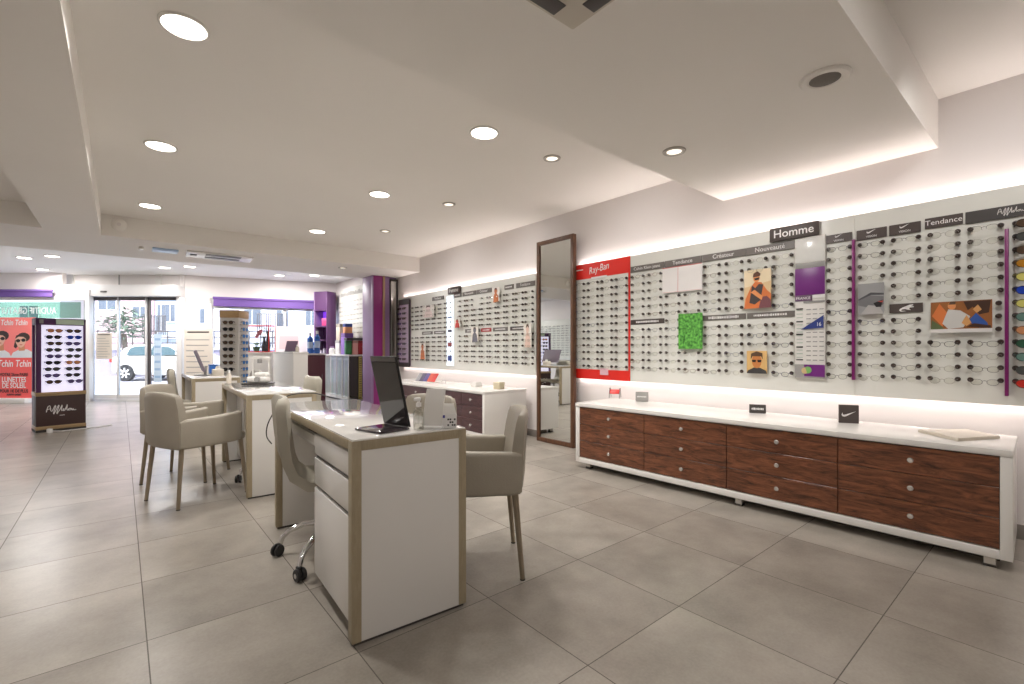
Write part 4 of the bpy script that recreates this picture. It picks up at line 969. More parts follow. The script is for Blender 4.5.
for k in range(6): m.box(.02, .14, -.0015, 0, zD(378) + k * .16, zD(378) + k * .16 + .05, mat('blue_print', (150, 180, 214), .5))
m.build('print', t)
# ---- side light right of the door and right window with blind
v0 = PD1; v1 = PR0; sl = (v1 - v0).length; sa = math.atan2(v1.y - v0.y, v1.x - v0.x)
b = MB(); b.box(0, sl, 0, .1, 2.06, HC, M_wall); struct(b, 'wall_front_corner', loc=v0, rz=sa)
b = MB(); b.box(sl - .07, sl + .04, -.03, .08, 0, 2.1, M_alu, .004); b.box(0, sl, 0, .06, 0, .08, M_alu, .004); b.box(0, sl, 0, .06, 2.0, 2.07, M_alu, .004); w2 = struct(b, 'window_2', loc=v0, rz=sa)
b = MB(); b.box(0, sl - .07, .03, .038, .08, 2.0, M_glass); b.build('pane', w2)
b = MB(); b.box(0, FRL, 0, .1, 2.2, HC, M_wall); struct(b, 'wall_front_right', loc=PR0, rz=FR)
b = MB(); b.box(0, .06, 0, .08, 0, 2.22, M_alu, .004); b.box(0, FRL, 0, .08, 0, .3, M_alu, .004); b.box(0, FRL, 0, .08, 2.0, 2.22, M_alu, .004); b.box(FRL * .56, FRL * .56 + .05, 0, .08, .3, 2., M_alu, .003); w3 = struct(b, 'window_3', loc=PR0, rz=FR)
b = MB(); b.box(.06, FRL, .035, .043, .3, 2.0, M_glass); b.build('pane', w3)
blind('roller_blind', 'purple fabric blind across the right window above the white plinths', FRL - .1, 2.03, 2.245, PR0 + Vector((.05 * math.cos(FR), .05 * math.sin(FR) - .05, 0)), FR)
m = MB(); m.box(0, .7, 0, .006, 0, .62, mat('pale_poster', (236, 228, 232), .5)); m.box(.1, .5, -.002, 0, .1, .4, mat('pale_pink_print', (232, 202, 206), .5))
pt = PR0 + Vector((math.cos(FR), math.sin(FR), 0)) * 1.25 + Vector((0, -.06, 1.0))
t = m.build('window_banner', loc=pt, rz=FR); tag(t, 'pale pink print hanging in the right window behind the bottles', 'banner')

# ================================================================ SUNGLASSES STAND
st0 = Vector((-.854, 8.714, 0)); srz = R(12.); SW = .49; SD = .36
t = thing('sunglasses_stand', 'freestanding lit sunglasses display with brown base by the window', 'display stand', st0, srz)
m = MB(); m.box(0, SW, 0, SD, .075, .475, mat('stand_brown', (70, 50, 48), .4), .003); m.build('base_box', t)
m = MB(); m.box(-.004, SW + .004, -.006, SD, .0, .031, M_dark); m.build('foot', t)
for za, zb_ in ((.03, .076), (.475, .525)):
    m = MB(); m.box(-.004, SW + .004, -.008, SD, za, zb_, M_gold, .002); m.build('wood_strip', t)
m = MB(); m.box(.02, SW - .02, .1, SD - .1, .525, 1.42, M_whitem); m.build('core', t)
M_lit = mat('backlit_panel', (226, 222, 244), .4, emit=.75)
m = MB(); m.box(.05, SW - .025, .03, .1, .525, 1.42, M_lit); m.build('lit_panel', t)
m = MB(); m.box(SW - .1, SW - .03, .06, SD - .04, .525, 1.42, M_lit); m.build('lit_panel', t)
for a in ((0, .05), (SW - .022, SW)):
    m = MB(); m.box(a[0], a[1], .0, .05, .525, 1.5, M_plum, .003); m.box(a[0], a[1], SD - .05, SD, .525, 1.5, M_plum, .003); m.build('stile', t)
m = MB(); m.box(0, SW, 0, SD, 1.42, 1.51, M_plum, .003); m.build('header', t)
m = MB(); m.box(.19, SW - .02, -.006, 0, 1.43, 1.5, mat('mint_sign', (206, 226, 206), .4)); m.box(.03, .07, -.006, 0, 1.44, 1.49, M_grey); m.build('header_print', t)
script(t, Matrix.Translation((SW / 2, -.005, .26)) @ Matrix.Rotation(PI / 2, 4, 'X'), .085, M_ltext, r=.06)
m = MB(); m.box(SW / 2 - .02, SW / 2 + .03, -.006, -.004, .205, .212, M_ltext); m.build('caption_strip', t)
m = MB()
for k in range(9):
    for x in (.16, .36): m.box(x - .005, x + .005, .02, .034, 1.335 - k * .0857, 1.345 - k * .0857, M_whitem)
m.build('shelf_pins', t)
SGc = ['orange', 'black', 'smoky brown', 'grey', 'violet', 'black', 'grey', 'violet', 'smoky brown']; SGd = ['smoky brown', 'blue mirrored', 'violet', 'grey', 'grey', 'orange', 'grey', 'black', 'violet']
cs, sn = math.cos(srz), math.sin(srz)
def sw(x, y, z): return st0 + Vector((x * cs - y * sn, x * sn + y * cs, z))
for k in range(9):
    for ci, (x, seq) in enumerate(((.165, SGc), (.365, SGd))):
        place_sun(seq[k], sw(x + random.uniform(-.015, .015), -.0, 1.345 - k * .0857), srz, seq[k] + ' sunglasses, ' + ORD[k + 1] + ' row of the ' + ('left', 'right')[ci] + ' column on the lit floor stand', 'sunglasses on the lit floor stand', False, 1.15)
    place_sun(SGd[(k + 3) % 9], sw(SW + .012, .18, 1.345 - k * .0857), srz + PI / 2, SGd[(k + 3) % 9] + ' sunglasses, ' + ORD[k + 1] + ' from the top on the right flank of the lit stand', 'sunglasses on the flank of the lit stand', False, 1.1)
m = MB(); m.tube([(-.72, 8.66, .02), (-.6, 8.6, .012), (-.4, 8.66, .014), (-.25, 8.72, .01), (-.1, 8.9, .008)], .007, M_ltext, 6); m.lathe([(.001, 0), (.03, .0), (.03, .05), (.001, .055)], M_ltext, 12, M=Matrix.Translation((-.72, 8.64, .0)))
tag(m.build('power_plug'), 'white plug and cable on the floor before the lit stand', 'cable')

# ================================================================ LEFT WALL (seen in the tall mirror)
t = thing('display_board', 'pale eyeglasses display board on the left wall, seen in the tall mirror', 'display board', (LX + .07, 11., Z0))
m = MB(); m.box(-.012, 0, -3., 3., 0, 1.26, M_panel); m.build('back_board', t)
m = MB()
for y in (-2.5, 2.5): m.box(-.068, -.012, y - .02, y + .02, .3, .34, M_dkalu); m.box(-.068, -.012, y - .02, y + .02, .9, .94, M_dkalu)
m.build('wall_bracket', t)
stuff_glasses('eyeglasses', 'rows of eyeglasses on the left wall seen only in the tall mirror', [(Matrix.Translation((LX + .115, 8.15 + .187 * i, row_z(k))) @ Matrix.Rotation(PI / 2, 4, 'Z'), FM[0][1]) for i in range(31) for k in range(1, 14)], 7, .0045)

# ================================================================ FRONT RIGHT CORNER
# purple column with niche and narrow mirror under the bulkhead
t = thing('purple_column', 'lavender and magenta column with gold strip below the bulkhead end', 'column', (3.5, 8.14, 0))
m = MB(); m.box(0, .485, .05, .46, 0, HB - .002, M_lav, .002); m.build('body', t)
m = MB(); m.box(0, .02, .0, .06, 0, HB - .002, M_lav, .001); m.box(.02, .2, .02, .052, 0, HB - .002, M_mag); m.build('magenta_panel', t)
m = MB(); m.box(.2, .235, -.01, .052, 0, HB - .002, M_gold, .002); m.build('gold_strip', t)
m = MB(); m.box(.235, .33, .01, .052, 0, HB - .002, M_lav); m.build('lavender_panel', t)
m = MB(); m.box(.33, .35, -.02, .05, .3, 2.4, M_dark); m.box(.465, .485, -.02, .05, .3, 2.4, M_dark); m.box(.33, .485, -.02, .05, 2.36, 2.4, M_dark); m.box(.33, .485, -.02, .05, .3, .34, M_dark); f = m.build('mirror_frame', t)
m = MB(); m.box(.35, .465, .0, .01, .34, 2.36, M_mirror); m.build('mirror_glass', f)
# shelf column in the corner
p = vf(la(325, 11.0), 11.0)
t = thing('shelf_column', 'dark purple corner column with glowing violet niches beside the blind', 'shelf', (p.x, p.y, 0), -YAW - .35)
m = MB(); m.box(-.19, -.165, -.15, .15, 0, 2.43, M_lav, .002); m.box(.165, .19, -.15, .15, 0, 2.43, M_plum, .002); m.box(-.165, .165, .13, .15, 0, 2.43, M_plum); m.build('side_panel', t)
for z in (.02, .9, 1.3, 1.62, 2.0, 2.41):
    m = MB(); m.box(-.165, .165, -.15, .13, z - .015, z + .015, M_plum, .001); m.build('shelf_board', t)
m = MB(); m.box(-.165, .165, -.152, -.14, 2.0, 2.43, M_plum); m.box(-.165, .165, -.152, -.14, .02, .9, M_plum); m.build('front_panel', t)
m = MB(); m.box(-.16, .16, .12, .129, 1.64, 1.98, mat('violet_light', (120, 60, 210), .5, emit=1.2)); m.build('lit_back', t)
Q = p + Vector((0, 0, 0))
def on_shelf(dx, z): v = Vector((dx, -.03, 0)); v.rotate(Euler((0, 0, -YAW - .35))); return Vector((p.x + v.x, p.y + v.y, z))
t = thing('gift_box', 'small pink box in the glowing violet niche', 'box', on_shelf(.03, 1.6355), -YAW)
m = MB(); m.box(-.06, .06, -.05, .05, 0, .17, mat('pink_box', (206, 70, 130), .5), .004); m.build('body', t); m = MB(); m.box(-.062, .062, -.052, .052, .13, .18, mat('pink_lid', (220, 110, 160), .5), .004); m.build('lid', t)
for k in range(3):
    t = thing('lens_bottle', ('short', 'middle', 'tall')[k] + ' pale bottle on the lower shelf of the purple corner column', 'bottle', on_shelf(-.09 + .09 * k, .9155))
    m = MB(); m.lathe([(.001, 0), (.03, .001), (.03, .12 + .04 * k), (.012, .15 + .04 * k), (.012, .17 + .04 * k)], mat('pale_bottle', (196, 188, 206), .3), 14); m.build('body', t)
    m = MB(); m.lathe([(.015, .165 + .04 * k), (.015, .2 + .04 * k), (.001, .2 + .04 * k)], M_plum, 12); m.build('cap', t)
# white glass fronted cabinet with tubes
t = thing('glazed_cabinet', 'low white glass fronted cabinet of tubes beside the purple column', 'cabinet', (3.6, 9.55, 0))
LC = 1.45
m = MB(); m.box(0, .36, 0, .03, .05, .96, M_dark); m.box(0, .36, LC - .03, LC, .05, .96, M_white); m.box(.33, .36, 0, LC, .05, .96, M_white); m.box(0, .36, 0, LC, .04, .1, M_white); m.build('carcass', t)
m = MB(); m.box(-.01, .36, -.01, LC + .01, .95, .985, M_white, .003); m.build('top', t)
for y in (0, .36, .72, 1.08, LC - .02):
    m = MB(); m.box(-.008, .012, y, y + .022, .06, .95, M_white, .002); m.build('front_post', t)
m = MB(); m.box(-.002, .002, .02, LC - .02, .1, .95, M_glass); m.build('front_glass', t)
m = MB(); m.box(.15, .156, .03, LC - .03, .1, .95, M_ltext); m.build('back_panel', t)
m = MB(); m.box(.02, .34, .05, LC - .05, 0, .042, M_dark); m.build('plinth', t)
m = MB(); m.box(.2, .26, -.022, -.001, .06, .94, mat('yellow_rail', (186, 170, 90), .5))
for k in range(18): m.box(.21, .25, -.026, -.022, .09 + k * .047, .105 + k * .047, M_dark)
m.build('yellow_strip', t)
for k in range(16):
    y = .08 + k * .083; c = [(222, 218, 222), (196, 186, 212), (232, 228, 226), (206, 204, 208), (196, 206, 196)][k % 5]
    o = thing('display_tube', ('pale', 'lilac', 'white', 'grey', 'green')[k % 5] + ' upright tube, ' + ORD[k + 1] + ' from the near end inside the glazed cabinet', 'tube', (3.6 + .1, 9.55 + y, .102), 0, 'tubes in the glazed cabinet')
    m = MB(); m.lathe([(.001, 0), (.026, 0), (.026, .76), (.001, .76)], mat('tube_%d' % (k % 5), c, .4), 12); m.build('body', o)
    m = MB(); m.lathe([(.028, .76), (.028, .82), (.001, .825)], M_ltext, 12); m.build('cap', o)
def box_thing(name, label, x, y, z, sx, sy, sz, c, c2=None, rz=0., lid=.18):
    t = thing(name, label, 'box', (x, y, z), rz)
    m = MB(); m.box(-sx / 2, sx / 2, -sy / 2, sy / 2, 0, sz * (1 - lid), mat('card_%d_%d_%d' % c, c, .5), .003); m.build('body', t)
    c2 = c2 or tuple(int(v * .8) for v in c)
    m = MB(); m.box(-sx / 2 - .002, sx / 2 + .002, -sy / 2 - .002, sy / 2 + .002, sz * (1 - lid), sz, mat('card_%d_%d_%d' % c2, c2, .5), .003); m.build('lid', t)
    return t
ZG = .9855
box_thing('carton', 'green striped carton on the near end of the glazed cabinet', 3.63, 9.68, ZG, .12, .1, .29, (60, 130, 70))
box_thing('carton', 'pale pink carton between green and red ones on the glazed cabinet', 3.755, 9.66, ZG, .11, .12, .29, (226, 166, 156))
box_thing('carton', 'red carton with dark lid at the wall end of the glazed cabinet', 3.87, 9.66, ZG, .1, .12, .29, (176, 46, 52))
t = thing('dark_tray', 'dark flat tray lying across the row of coloured cartons', 'tray', (3.75, 9.67, ZG + .295))
m = MB(); m.box(-.18, .18, -.08, .08, 0, .012, M_dark, .002); m.build('base', t)
m = MB(); m.box(-.18, .18, -.08, -.07, .012, .05, M_dark, .002); m.box(-.18, .18, .07, .08, .012, .05, M_dark, .002); m.box(-.18, -.17, -.08, .08, .012, .05, M_dark, .002); m.box(.17, .18, -.08, .08, .012, .05, M_dark, .002); m.build('rim', t)
box_thing('carton', 'lilac carton behind the coloured row on the glazed cabinet', 3.72, 9.98, ZG, .18, .22, .45, (150, 110, 196))
box_thing('carton', 'small orange and blue carton on top of the lilac one', 3.72, 9.95, ZG + .453, .15, .14, .2, (232, 160, 110), (60, 80, 150), lid=.35)
box_thing('carton', 'white carton at the far end of the glazed cabinet', 3.74, 10.35, ZG, .2, .24, .3, (230, 226, 222))
box_thing('carton', 'cream carton stacked on the far white one', 3.74, 10.35, ZG + .303, .17, .22, .36, (216, 204, 184))
for k in range(3):
    t = thing('lens_bottle', ('first', 'second', 'third')[k] + ' small white bottle in the row on the glazed cabinet edge', 'bottle', (3.64, 10.58 + .1 * k, ZG), 0, 'small white bottles on the glazed cabinet')
    m = MB(); m.lathe([(.001, 0), (.03, .001), (.03, .11), (.013, .13), (.013, .15)], M_ltext, 14); m.build('body', t); m = MB(); m.lathe([(.016, .14), (.016, .17), (.001, .172)], M_lav, 12); m.build('cap', t)
# board on the wall of the front corner
t = thing('display_board', 'white eyeglasses display board behind the cartons in the front corner', 'display board', (3.94, 10.1, 1.05))
m = MB(); m.box(0, .012, -.95, .95, 0, 1.42, M_panel); m.build('back_board', t); m = MB(); m.box(.012, .058, -.6, .6, .6, .66, M_dkalu); m.build('wall_bracket', t)
m = MB(); rnd = random.Random(3); q = -.85
while q < .85:
    w = rnd.uniform(.03, .06); m.box(-.003, 0, q, q + w, 1.25, 1.25 + rnd.uniform(.06, .1), M_grey); q += w + .025
m.build('lettering', t)
stuff_glasses('eyeglasses', 'rows of pale tiny eyeglasses on the front corner board', [(Matrix.Translation((3.89, 9.28 + .18 * i, 1.15 + .1 * k)) @ Matrix.Rotation(-PI / 2, 4, 'Z'), frm[1] if (i + k) % 3 else frm[0]) for i in range(10) for k in range(11)], 7)
# burgundy cabinet and blue bottles
t = thing('burgundy_cabinet', 'dark burgundy cabinet behind the white counter block', 'cabinet', (3.0, 9.95, 0), R(-10))
m = MB(); m.box(-.22, .22, -.2, .25, .04, .98, mat('burgundy', (84, 38, 50), .35), .004); m.build('carcass', t)
m = MB(); m.box(-.23, .23, -.21, .26, .98, 1.01, M_whitem, .003); m.build('top', t)
m = MB(); m.box(-.2, .2, -.215, -.2, .08, .94, mat('burgundy_door', (94, 44, 56), .35), .003); d = m.build('door', t)
m = MB(); m.tube([(.15, -.215, .5), (.15, -.235, .51), (.15, -.235, .59), (.15, -.215, .6)], .005, M_chrome, 6); m.build('handle', d)
m = MB(); m.box(-.2, .2, -.17, .22, 0, .042, M_dark); m.build('plinth', t)
for k, (x, y, hh, lb) in enumerate(((2.94, 9.9, .42, 'tall blue bottle on the burgundy cabinet left'), (3.07, 9.88, .46, 'tallest blue bottle on the burgundy cabinet right'), (3.02, 10.06, .3, 'short blue bottle behind the tall ones on the burgundy cabinet'))):
    t = thing('solution_bottle', lb, 'bottle', (x, y, 1.0105), 0, 'blue bottles on the burgundy cabinet')
    m = MB(); m.lathe([(.001, 0), (.05, .001), (.055, .02), (.055, hh * .72), (.02, hh * .82), (.02, hh * .88)], mat('blue_bottle', (60, 110, 190), .25), 16); m.build('body', t)
    m = MB(); m.lathe([(.056, hh * .25), (.056, hh * .55)], mat('pale_blue_label', (190, 210, 236), .5), 16, caps=False); m.build('label', t)
    m = MB(); m.lathe([(.026, hh * .86), (.026, hh), (.001, hh)], M_ltext, 12); m.build('cap', t)
# white counter block
t = thing('counter', 'plain white tall counter block behind the middle desk', 'counter', (2.2, 8.31, 0))
m = MB(); m.box(0, .23, 0, 1.33, .06, 1.02, M_whitem, .004); m.build('body', t)
m = MB(); m.box(-.008, .238, -.008, 1.338, 1.02, 1.05, M_white, .003); m.build('top', t)
m = MB(); m.box(.015, .215, .015, 1.31, 0, .06, M_dark); m.build('plinth', t)
t = thing('lotion_bottle', 'small cream bottle on the white counter block', 'bottle', (2.3, 8.45, 1.0505))
m = MB(); m.lathe([(.001, 0), (.03, .001), (.03, .07), (.012, .09), (.012, .1)], M_beige, 14); m.build('body', t); m = MB(); m.lathe([(.014, .095), (.014, .12), (.001, .122)], M_ltext, 12); m.build('cap', t)
t = thing('tablet_stand', 'small purple grey tablet leaning on the white counter block', 'tablet', (2.3, 8.85, 1.0505), R(-40))
m = MB(); m.box(-.09, .09, -.05, .07, 0, .012, M_grey, .003); m.build('foot', t)
m = MB(); m.box(-.1, .1, 0, .012, 0, .2, mat('tablet_mauve', (126, 104, 128), .3), .003, M=Matrix.Translation((0, -.02, .012)) @ Matrix.Rotation(R(-25), 4, 'X')); m.build('screen', t)
# window plinth with red framed showcase
Dk = 9.6; pk = vf(la(258, Dk), Dk)
t = thing('window_plinth', 'white plinth under the red framed showcase in the right window', 'plinth', pk, -YAW)
m = MB(); m.box(-.36, .36, -.18, .18, 0.05, 1.01, M_whitem, .004); m.build('body', t); m = MB(); m.box(-.37, .37, -.19, .19, 1.01, 1.035, M_white, .003); m.build('top', t); m = MB(); m.box(-.33, .33, -.15, .15, 0, .05, M_dark); m.build('base', t)
t = thing('red_showcase', 'small showcase with thin red frame on the window plinth', 'showcase', (pk.x, pk.y, 1.0355), -YAW)
m = MB()
for x in (-.29, .28):
    for y in (-.13, .12): m.box(x, x + .012, y, y + .012, 0, .54, M_red)
for z in (.0, .53):
    for y in (-.13, .12): m.box(-.29, .292, y, y + .012, z, z + .014, M_red)
    for x in (-.29, .28): m.box(x, x + .012, -.13, .132, z, z + .014, M_red)
m.build('frame', t); m = MB(); m.box(-.28, .28, -.126, -.123, .014, .53, M_glass); m.build('pane', t); m = MB(); m.box(-.28, .28, -.12, .12, .001, .012, M_white); m.build('floor_panel', t)
def kon(dx, dy, z): v = RT * dx + FW * dy; return Vector((pk.x + v.x, pk.y + v.y, z))
t = thing('potted_orchid', 'pink orchid in a green pot inside the red showcase', 'plant', kon(-.03, 0, 1.049))
m = MB(); m.lathe([(.001, 0), (.05, 0), (.07, .1), (.062, .1), (.001, .085)], mat('green_pot', (70, 96, 62), .5), 14); m.build('pot', t)
m = MB(); rnd = random.Random(5)
for k in range(7):
    a = k * .9; m.loft([[(0, 0, .09), (.008 * math.cos(a + 1.57), .008 * math.sin(a + 1.57), .09)], [(.06 * math.cos(a) - .015 * math.sin(a), .06 * math.sin(a) + .015 * math.cos(a), .17), (.06 * math.cos(a) + .015 * math.sin(a), .06 * math.sin(a) - .015 * math.cos(a), .17)], [(.11 * math.cos(a), .11 * math.sin(a), .15), (.11 * math.cos(a) + .002, .11 * math.sin(a), .15)]], mat('leaf_dark', (62, 100, 58), .5), closed=False)
m.build('leaves', t)
m = MB(); m.tube([(0, 0, .09), (.01, 0, .25), (.03, 0, .38), (.08, 0, .42)], .005, mat('stem_green', (96, 120, 70), .5), 6); m.build('stem', t)
m = MB()
for k, (x, z) in enumerate(((.02, .34), (.04, .40), (.08, .42), (.0, .30), (.06, .37))):
    for j in range(5):
        a = j * 2 * PI / 5; m.lathe([(.001, -.004), (.018, 0), (.001, .004)], mat('orchid_pink', (206, 110, 120), .5), 8, M=Matrix.Translation((x + .018 * math.cos(a), -.01 - .01 * (k % 2), z + .018 * math.sin(a))) @ Matrix.Rotation(PI / 2, 4, 'X'))
m.build('flowers', t)
for dx, hh, lb in ((.12, .3, 'dark vase beside the orchid in the red showcase'), (.2, .4, 'taller dark vase at the right of the red showcase'), (-.22, .22, 'small plum vase at the left of the red showcase')):
    t = thing('vase', lb, 'vase', kon(dx, .01, 1.049)); m = MB(); c = (74, 50, 66) if dx < 0 else (52, 48, 58)
    m.lathe([(.001, 0), (.04, 0), (.05, hh * .3), (.03, hh * .7), (.022, hh * .85), (.03, hh)], mat('vase_%d' % c[0], c, .3), 16); m.build('body', t)
    m = MB()
    for k in range(3): m.tube([(0, 0, hh * .8), (.03 * (k - 1), .01, hh * 1.1), (.05 * (k - 1), .015, min(hh * 1.25, .47))], .005, M_dark, 5)
    m.build('stems', t)
# rotating eyewear tower
ps = Vector((1.53, 9.45, 0)); trz = R(-38)
t = thing('eyewear_tower', 'tall rotating eyewear tower with wooden top in the window', 'display stand', ps, trz)
m = MB(); m.lathe([(.001, 0), (.24, 0), (.24, .02), (.06, .035), (.03, .04), (.03, .16)], M_whitem, 28); m.build('base', t)
m = MB(); m.box(-.16, .16, -.16, .16, .16, 1.64, M_whitem, .004); m.build('body', t)
m = MB(); m.box(-.165, .165, -.165, .165, 1.64, 1.77, wood('pale_wood', (204, 170, 124), (184, 148, 102), 0, .45, 4), .004); m.build('wooden_top', t)
for a in range(4):
    m = MB(); Mx = Matrix.Rotation(a * PI / 2, 4, 'Z')
    for k in range(11): m.box(-.13, .13, -.185, -.16, .37 + k * .115, .377 + k * .115, mat('tower_shelf', (206, 198, 186), .5), 0, M=Mx)
    m.build('ledge', t)
for k in range(11):
    for face, nm, lb in ((0, 'smoky brown' if k % 3 else 'black', 'front left'), (1, 'bright blue', 'blue right')):
        v = Vector((0, -.192, 0)); v.rotate(Euler((0, 0, trz + face * PI / 2)))
        place_sun(nm, (ps.x + v.x, ps.y + v.y, .405 + k * .115), trz + face * PI / 2, nm + ' sunglasses, ' + ORD[k + 1] + ' from the bottom on the ' + lb + ' face of the eyewear tower', 'sunglasses on the eyewear tower', False, 1.4)
box_thing('pouch_box', 'bright blue pouch box at the back of the furthest desk', 1.0, 7.72, HD + .001, .11, .16, .12, (40, 104, 186))

# ================================================================ STREET
b = MB(); b.box(-40, 22, .12, 2.6, -.14, -.02, mat('pavement', (196, 192, 190), .8, noise=(3, .06)), .02); vobj(b, 'pavement', -8, 10.0, kind='structure')
b = MB(); b.box(-50, 30, 2.6, 9.0, -.2, -.07, mat('asphalt', (150, 148, 152), .85, noise=(8, .08))); vobj(b, 'road', -8, 10.0, kind='structure')
b = MB(); b.box(-50, 30, 9.0, 40, -.2, -.04, mat('far_pavement', (186, 182, 180), .8)); vobj(b, 'far_pavement', -8, 10.0, kind='structure')
# low wall across the street
Dw = 19.6; t = thing('garden_wall', 'mauve grey garden wall with rails across the street', 'wall', vf(la(130, Dw), Dw), -YAW)
Wm = mat('mauve_wall', (150, 142, 160), .8, noise=(4, .06))
m = MB(); m.box(-5.5, 6, 0, .3, -.1, 1.05, Wm); m.build('wall', t)
m = MB(); m.box(-5.5, 6, -.05, .35, 1.05, 1.15, mat('coping', (182, 176, 184), .7)); m.build('coping', t)
m = MB()
for z in (1.35, 1.6, 1.85): m.tube([(-5.5, .15, z), (6, .15, z)], .03, M_dkalu, 6)
for k in range(24): m.tube([(-5.4 + k * .49, .15, 1.15), (-5.4 + k * .49, .15, 1.88)], .025, M_dkalu, 6)
m.build('railing', t)
# buildings
def building(label, p0, p1, d, Ht, m_, wins, balc=()):
    w = (p1 - p0) / F * d; t = thing('apartment_building', label, 'building', vf(la(p0, d), d), -YAW)
    m = MB(); m.box(0, w, 0, 8, -.2, Ht, m_); m.build('walls', t)
    m = MB(); m.box(0, w, -.3, 8, Ht, Ht + .3, M_whitem); m.build('roof', t)
    for (a, b0, ww, wh) in wins:
        x = (a - p0) / F * d; z = zz(b0, d)
        m = MB(); m.box(x - ww / 2 - .06, x + ww / 2 + .06, -.06, .05, z - wh / 2 - .06, z + wh / 2 + .06, M_alu); f = m.build('window', t)
        m = MB(); m.box(x - ww / 2, x + ww / 2, -.075, -.06, z - wh / 2, z + wh / 2, mat('window_pane', (96, 104, 118), .15)); m.build('pane', f)
        m = MB(); m.box(x - .02, x + .02, -.085, -.075, z - wh / 2, z + wh / 2, M_alu); m.build('mullion', f)
    for (a, c, b0) in balc:
        x0, x1 = (a - p0) / F * d, (c - p0) / F * d; z = zz(b0, d)
        m = MB(); m.box(x0, x1, -1.1, 0, z - .15, z, M_whitem); s_ = m.build('balcony', t)
        m = MB()
        for k in range(14): m.tube([(x0 + (x1 - x0) * k / 13, -1.05, z), (x0 + (x1 - x0) * k / 13, -1.05, z + 1)], .025, M_dkalu, 5)
        m.tube([(x0, -1.05, z + 1), (x1, -1.05, z + 1)], .03, M_dkalu, 6); m.build('railing', s_)
building('pink rendered building across the street behind the white car', 88, 154, 25., 8.5, mat('pink_render', (222, 190, 192), .85), [(141, 312, .75, .55), (108, 300, .9, 1.), (141, 262, .8, 1.1)], ())
building('blue grey building with balcony beyond the right glass door leaf', 155.5, 181, 25., 9, mat('blue_render', (176, 194, 216), .85), [(171, 313, .5, .9), (162, 318, .4, 1.4)], [(158, 180, 336)])
building('white apartment building seen through the right window', 182, 345, 25., 9, mat('white_render', (214, 214, 226), .85), [(206, 316, .55, .75), (253, 317, .9, .8), (283, 318, .6, 1.), (312, 317, .6, .9), (232, 322, .5, .6)], [(268, 296, 334)])
building('pale grey building at the left behind the sunglasses stand', -90, 60, 26., 8, mat('grey_render', (196, 200, 200), .85), [(-30, 315, 1., 1.), (30, 315, 1., 1.)], ())
# palm like tree
t = thing('street_tree', 'bushy palm like tree across the street left of the doors', 'tree', vf(la(124, 18.6), 18.6, 0))
m = MB(); m.tube([(0, 0, -.1), (.05, 0, .9), (0, .03, 1.7)], [.12, .1, .08], mat('bark', (110, 96, 84), .8), 8); m.build('trunk', t)
m = MB(); rnd = random.Random(11); lf = mat('foliage_green', (112, 132, 112), .7)
for k in range(420):
    th = rnd.uniform(0, 2 * PI); ph = math.acos(rnd.uniform(-.8, 1)); rr = rnd.uniform(.3, .95)
    c = Vector((rr * math.sin(ph) * math.cos(th) * .95, rr * math.sin(ph) * math.sin(th) * .95, 2.05 + rr * math.cos(ph) * .8))
    d_ = Vector((math.cos(th), math.sin(th), rnd.uniform(-.5, .6))).normalized(); s_ = d_.cross(Vector((0, 0, 1))).normalized() * .045
    m.poly([c - d_ * .16, c + s_, c + d_ * .2 + Vector((0, 0, -.05)), c - s_], lf)
m.build('foliage', t, fix=False)
# white car
Dc = 17.85; t = thing('car', 'white hatchback car parked outside the glass doors', 'car', vf(-404 / F * 17., Dc, -.07), -YAW)
Mc_ = mat('car_paint', (226, 222, 212), .25, coat=.6)
def sect(x, hw_, z0, z1, n=6):
    lp = []
    for (sy, sz, a0) in ((1, 1, 0), (-1, 1, PI / 2), (-1, -1, PI), (1, -1, 1.5 * PI)):
        r_ = min(.16, (z1 - z0) * .4)
        for k in range(n):
            a = a0 + PI / 2 * k / (n - 1); lp.append((x, sy * (hw_ - r_) + r_ * math.cos(a), (z1 - r_ if sz > 0 else z0 + r_) + r_ * math.sin(a)))
    return lp
m = MB(); m.loft([sect(x, h_, a, b_) for x, h_, a, b_ in ((.0, .66, .36, .74), (.06, .76, .26, .9), (.4, .82, .22, .96), (1.2, .84, .2, .95), (2.6, .84, .2, .93), (3.2, .83, .2, .9), (3.75, .8, .22, .8), (4.08, .72, .26, .68), (4.18, .6, .34, .58))], Mc_); m.build('body', t, ang=60)
m = MB(); m.loft([sect(x, h_, .9, b_) for x, h_, b_ in ((.16, .6, .98), (.4, .66, 1.22), (.75, .68, 1.33), (1.5, .7, 1.37), (2.1, .69, 1.33), (2.7, .66, 1.08), (3.0, .6, .94))], Mc_); m.build('cabin', t, ang=60)
Mg = mat('car_glass', (70, 90, 92), .15)
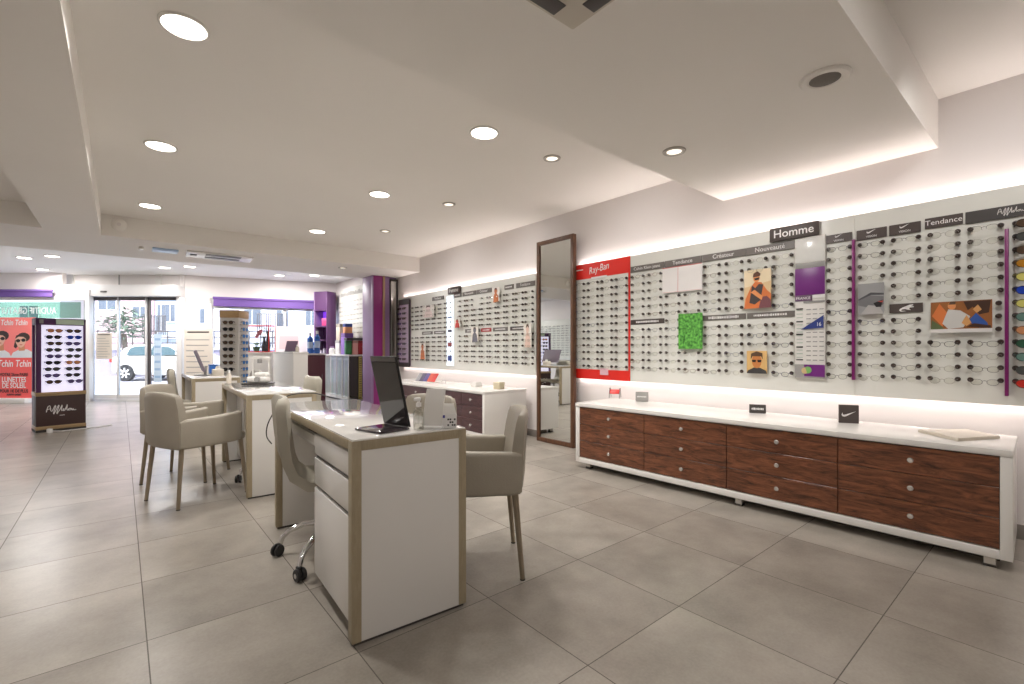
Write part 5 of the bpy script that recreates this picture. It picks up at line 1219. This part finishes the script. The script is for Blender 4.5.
for s in (-1, 1):
    for pts in (((.62, .95), (1.42, .95), (1.42, 1.28), (.9, 1.27), (.7, 1.2)), ((1.5, .95), (2.62, .95), (2.12, 1.24), (1.5, 1.28))):
        m = MB(); m.prism([(x, s * (.80 - (z - .95) * .3 - .0), z) for x, z in pts], (0, -s * .14, 0), Mg); m.build('side_window', t)
    m = MB(); m.box(1.7, 1.86, s * .85 - .006, s * .85 + .006, .80, .83, M_dkalu, .002); m.build('door_handle', t)
    m = MB(); m.box(-.02, .06, s * .72 - .07, s * .72 + .07, .68, .86, mat('tail_red', (190, 40, 36), .3), .02); m.build('tail_light', t)
    m = MB(); m.box(2.5, 2.64, s * .9 - .07, s * .9 + .07, .95, 1.07, Mc_, .03); m.build('wing_mirror', t)
    for x in (.62, 3.3):
        M = Matrix.Translation((x, s * .80, .30)) @ Matrix.Rotation(PI / 2, 4, 'X')
        m = MB(); m.lathe([(.19, -.08), (.29, -.08), (.31, -.05), (.31, .05), (.29, .08), (.19, .08)], M_black, 28, M=M); wl = m.build('wheel', t)
        m = MB(); m.lathe([(.001, -s * .06), (.07, -s * .07), (.19, -s * .075), (.2, -s * .06)], M_grey, 20, M=M, caps=True)
        for k in range(7): m.box(-.025, .025, .05, .19, min(-s * .07, -s * .09), max(-s * .07, -s * .09), M_whitem, 0, M=M @ Matrix.Rotation(k * 2 * PI / 7, 4, 'Z'))
        m.build('hubcap', wl)
m = MB(); m.prism([(.22, -.55, 1.0), (.22, .55, 1.0), (.38, .52, 1.2), (.38, -.52, 1.2)], (-.03, 0, .01), Mg); m.build('rear_window', t)
m = MB(); m.prism([(2.25, -.55, 1.3), (2.25, .55, 1.3), (2.72, .6, 1.06), (2.72, -.6, 1.06)], (.03, 0, .03), Mg); m.build('windscreen', t)

# ================================================================ LIGHT
w = bpy.data.worlds.new('world'); sc.world = w; w.use_nodes = True; nt = w.node_tree
sky = nt.nodes.new('ShaderNodeTexSky'); sky.sky_type = 'NISHITA'; sky.sun_disc = False; sky.sun_elevation = R(58); sky.sun_rotation = R(200); sky.dust_density = 2.5
nt.links.new(sky.outputs[0], nt.nodes['Background'].inputs['Color']); nt.nodes['Background'].inputs['Strength'].default_value = .85
s = bpy.data.lights.new('sun', 'SUN'); s.energy = 4.8; s.angle = R(1.); s.color = (1, .96, .9)
so = bpy.data.objects.new('sun', s); COL.objects.link(so)
dv = (FW * .42 + RT * .15 + Vector((0, 0, -1))).normalized(); so.rotation_euler = dv.to_track_quat('-Z', 'Y').to_euler(); so.location = (0, 0, 20)

sc.view_settings.view_transform = 'Standard'; sc.view_settings.look = 'None'; sc.view_settings.exposure = .13; sc.view_settings.gamma = 1.
sc.view_settings.use_curve_mapping = False
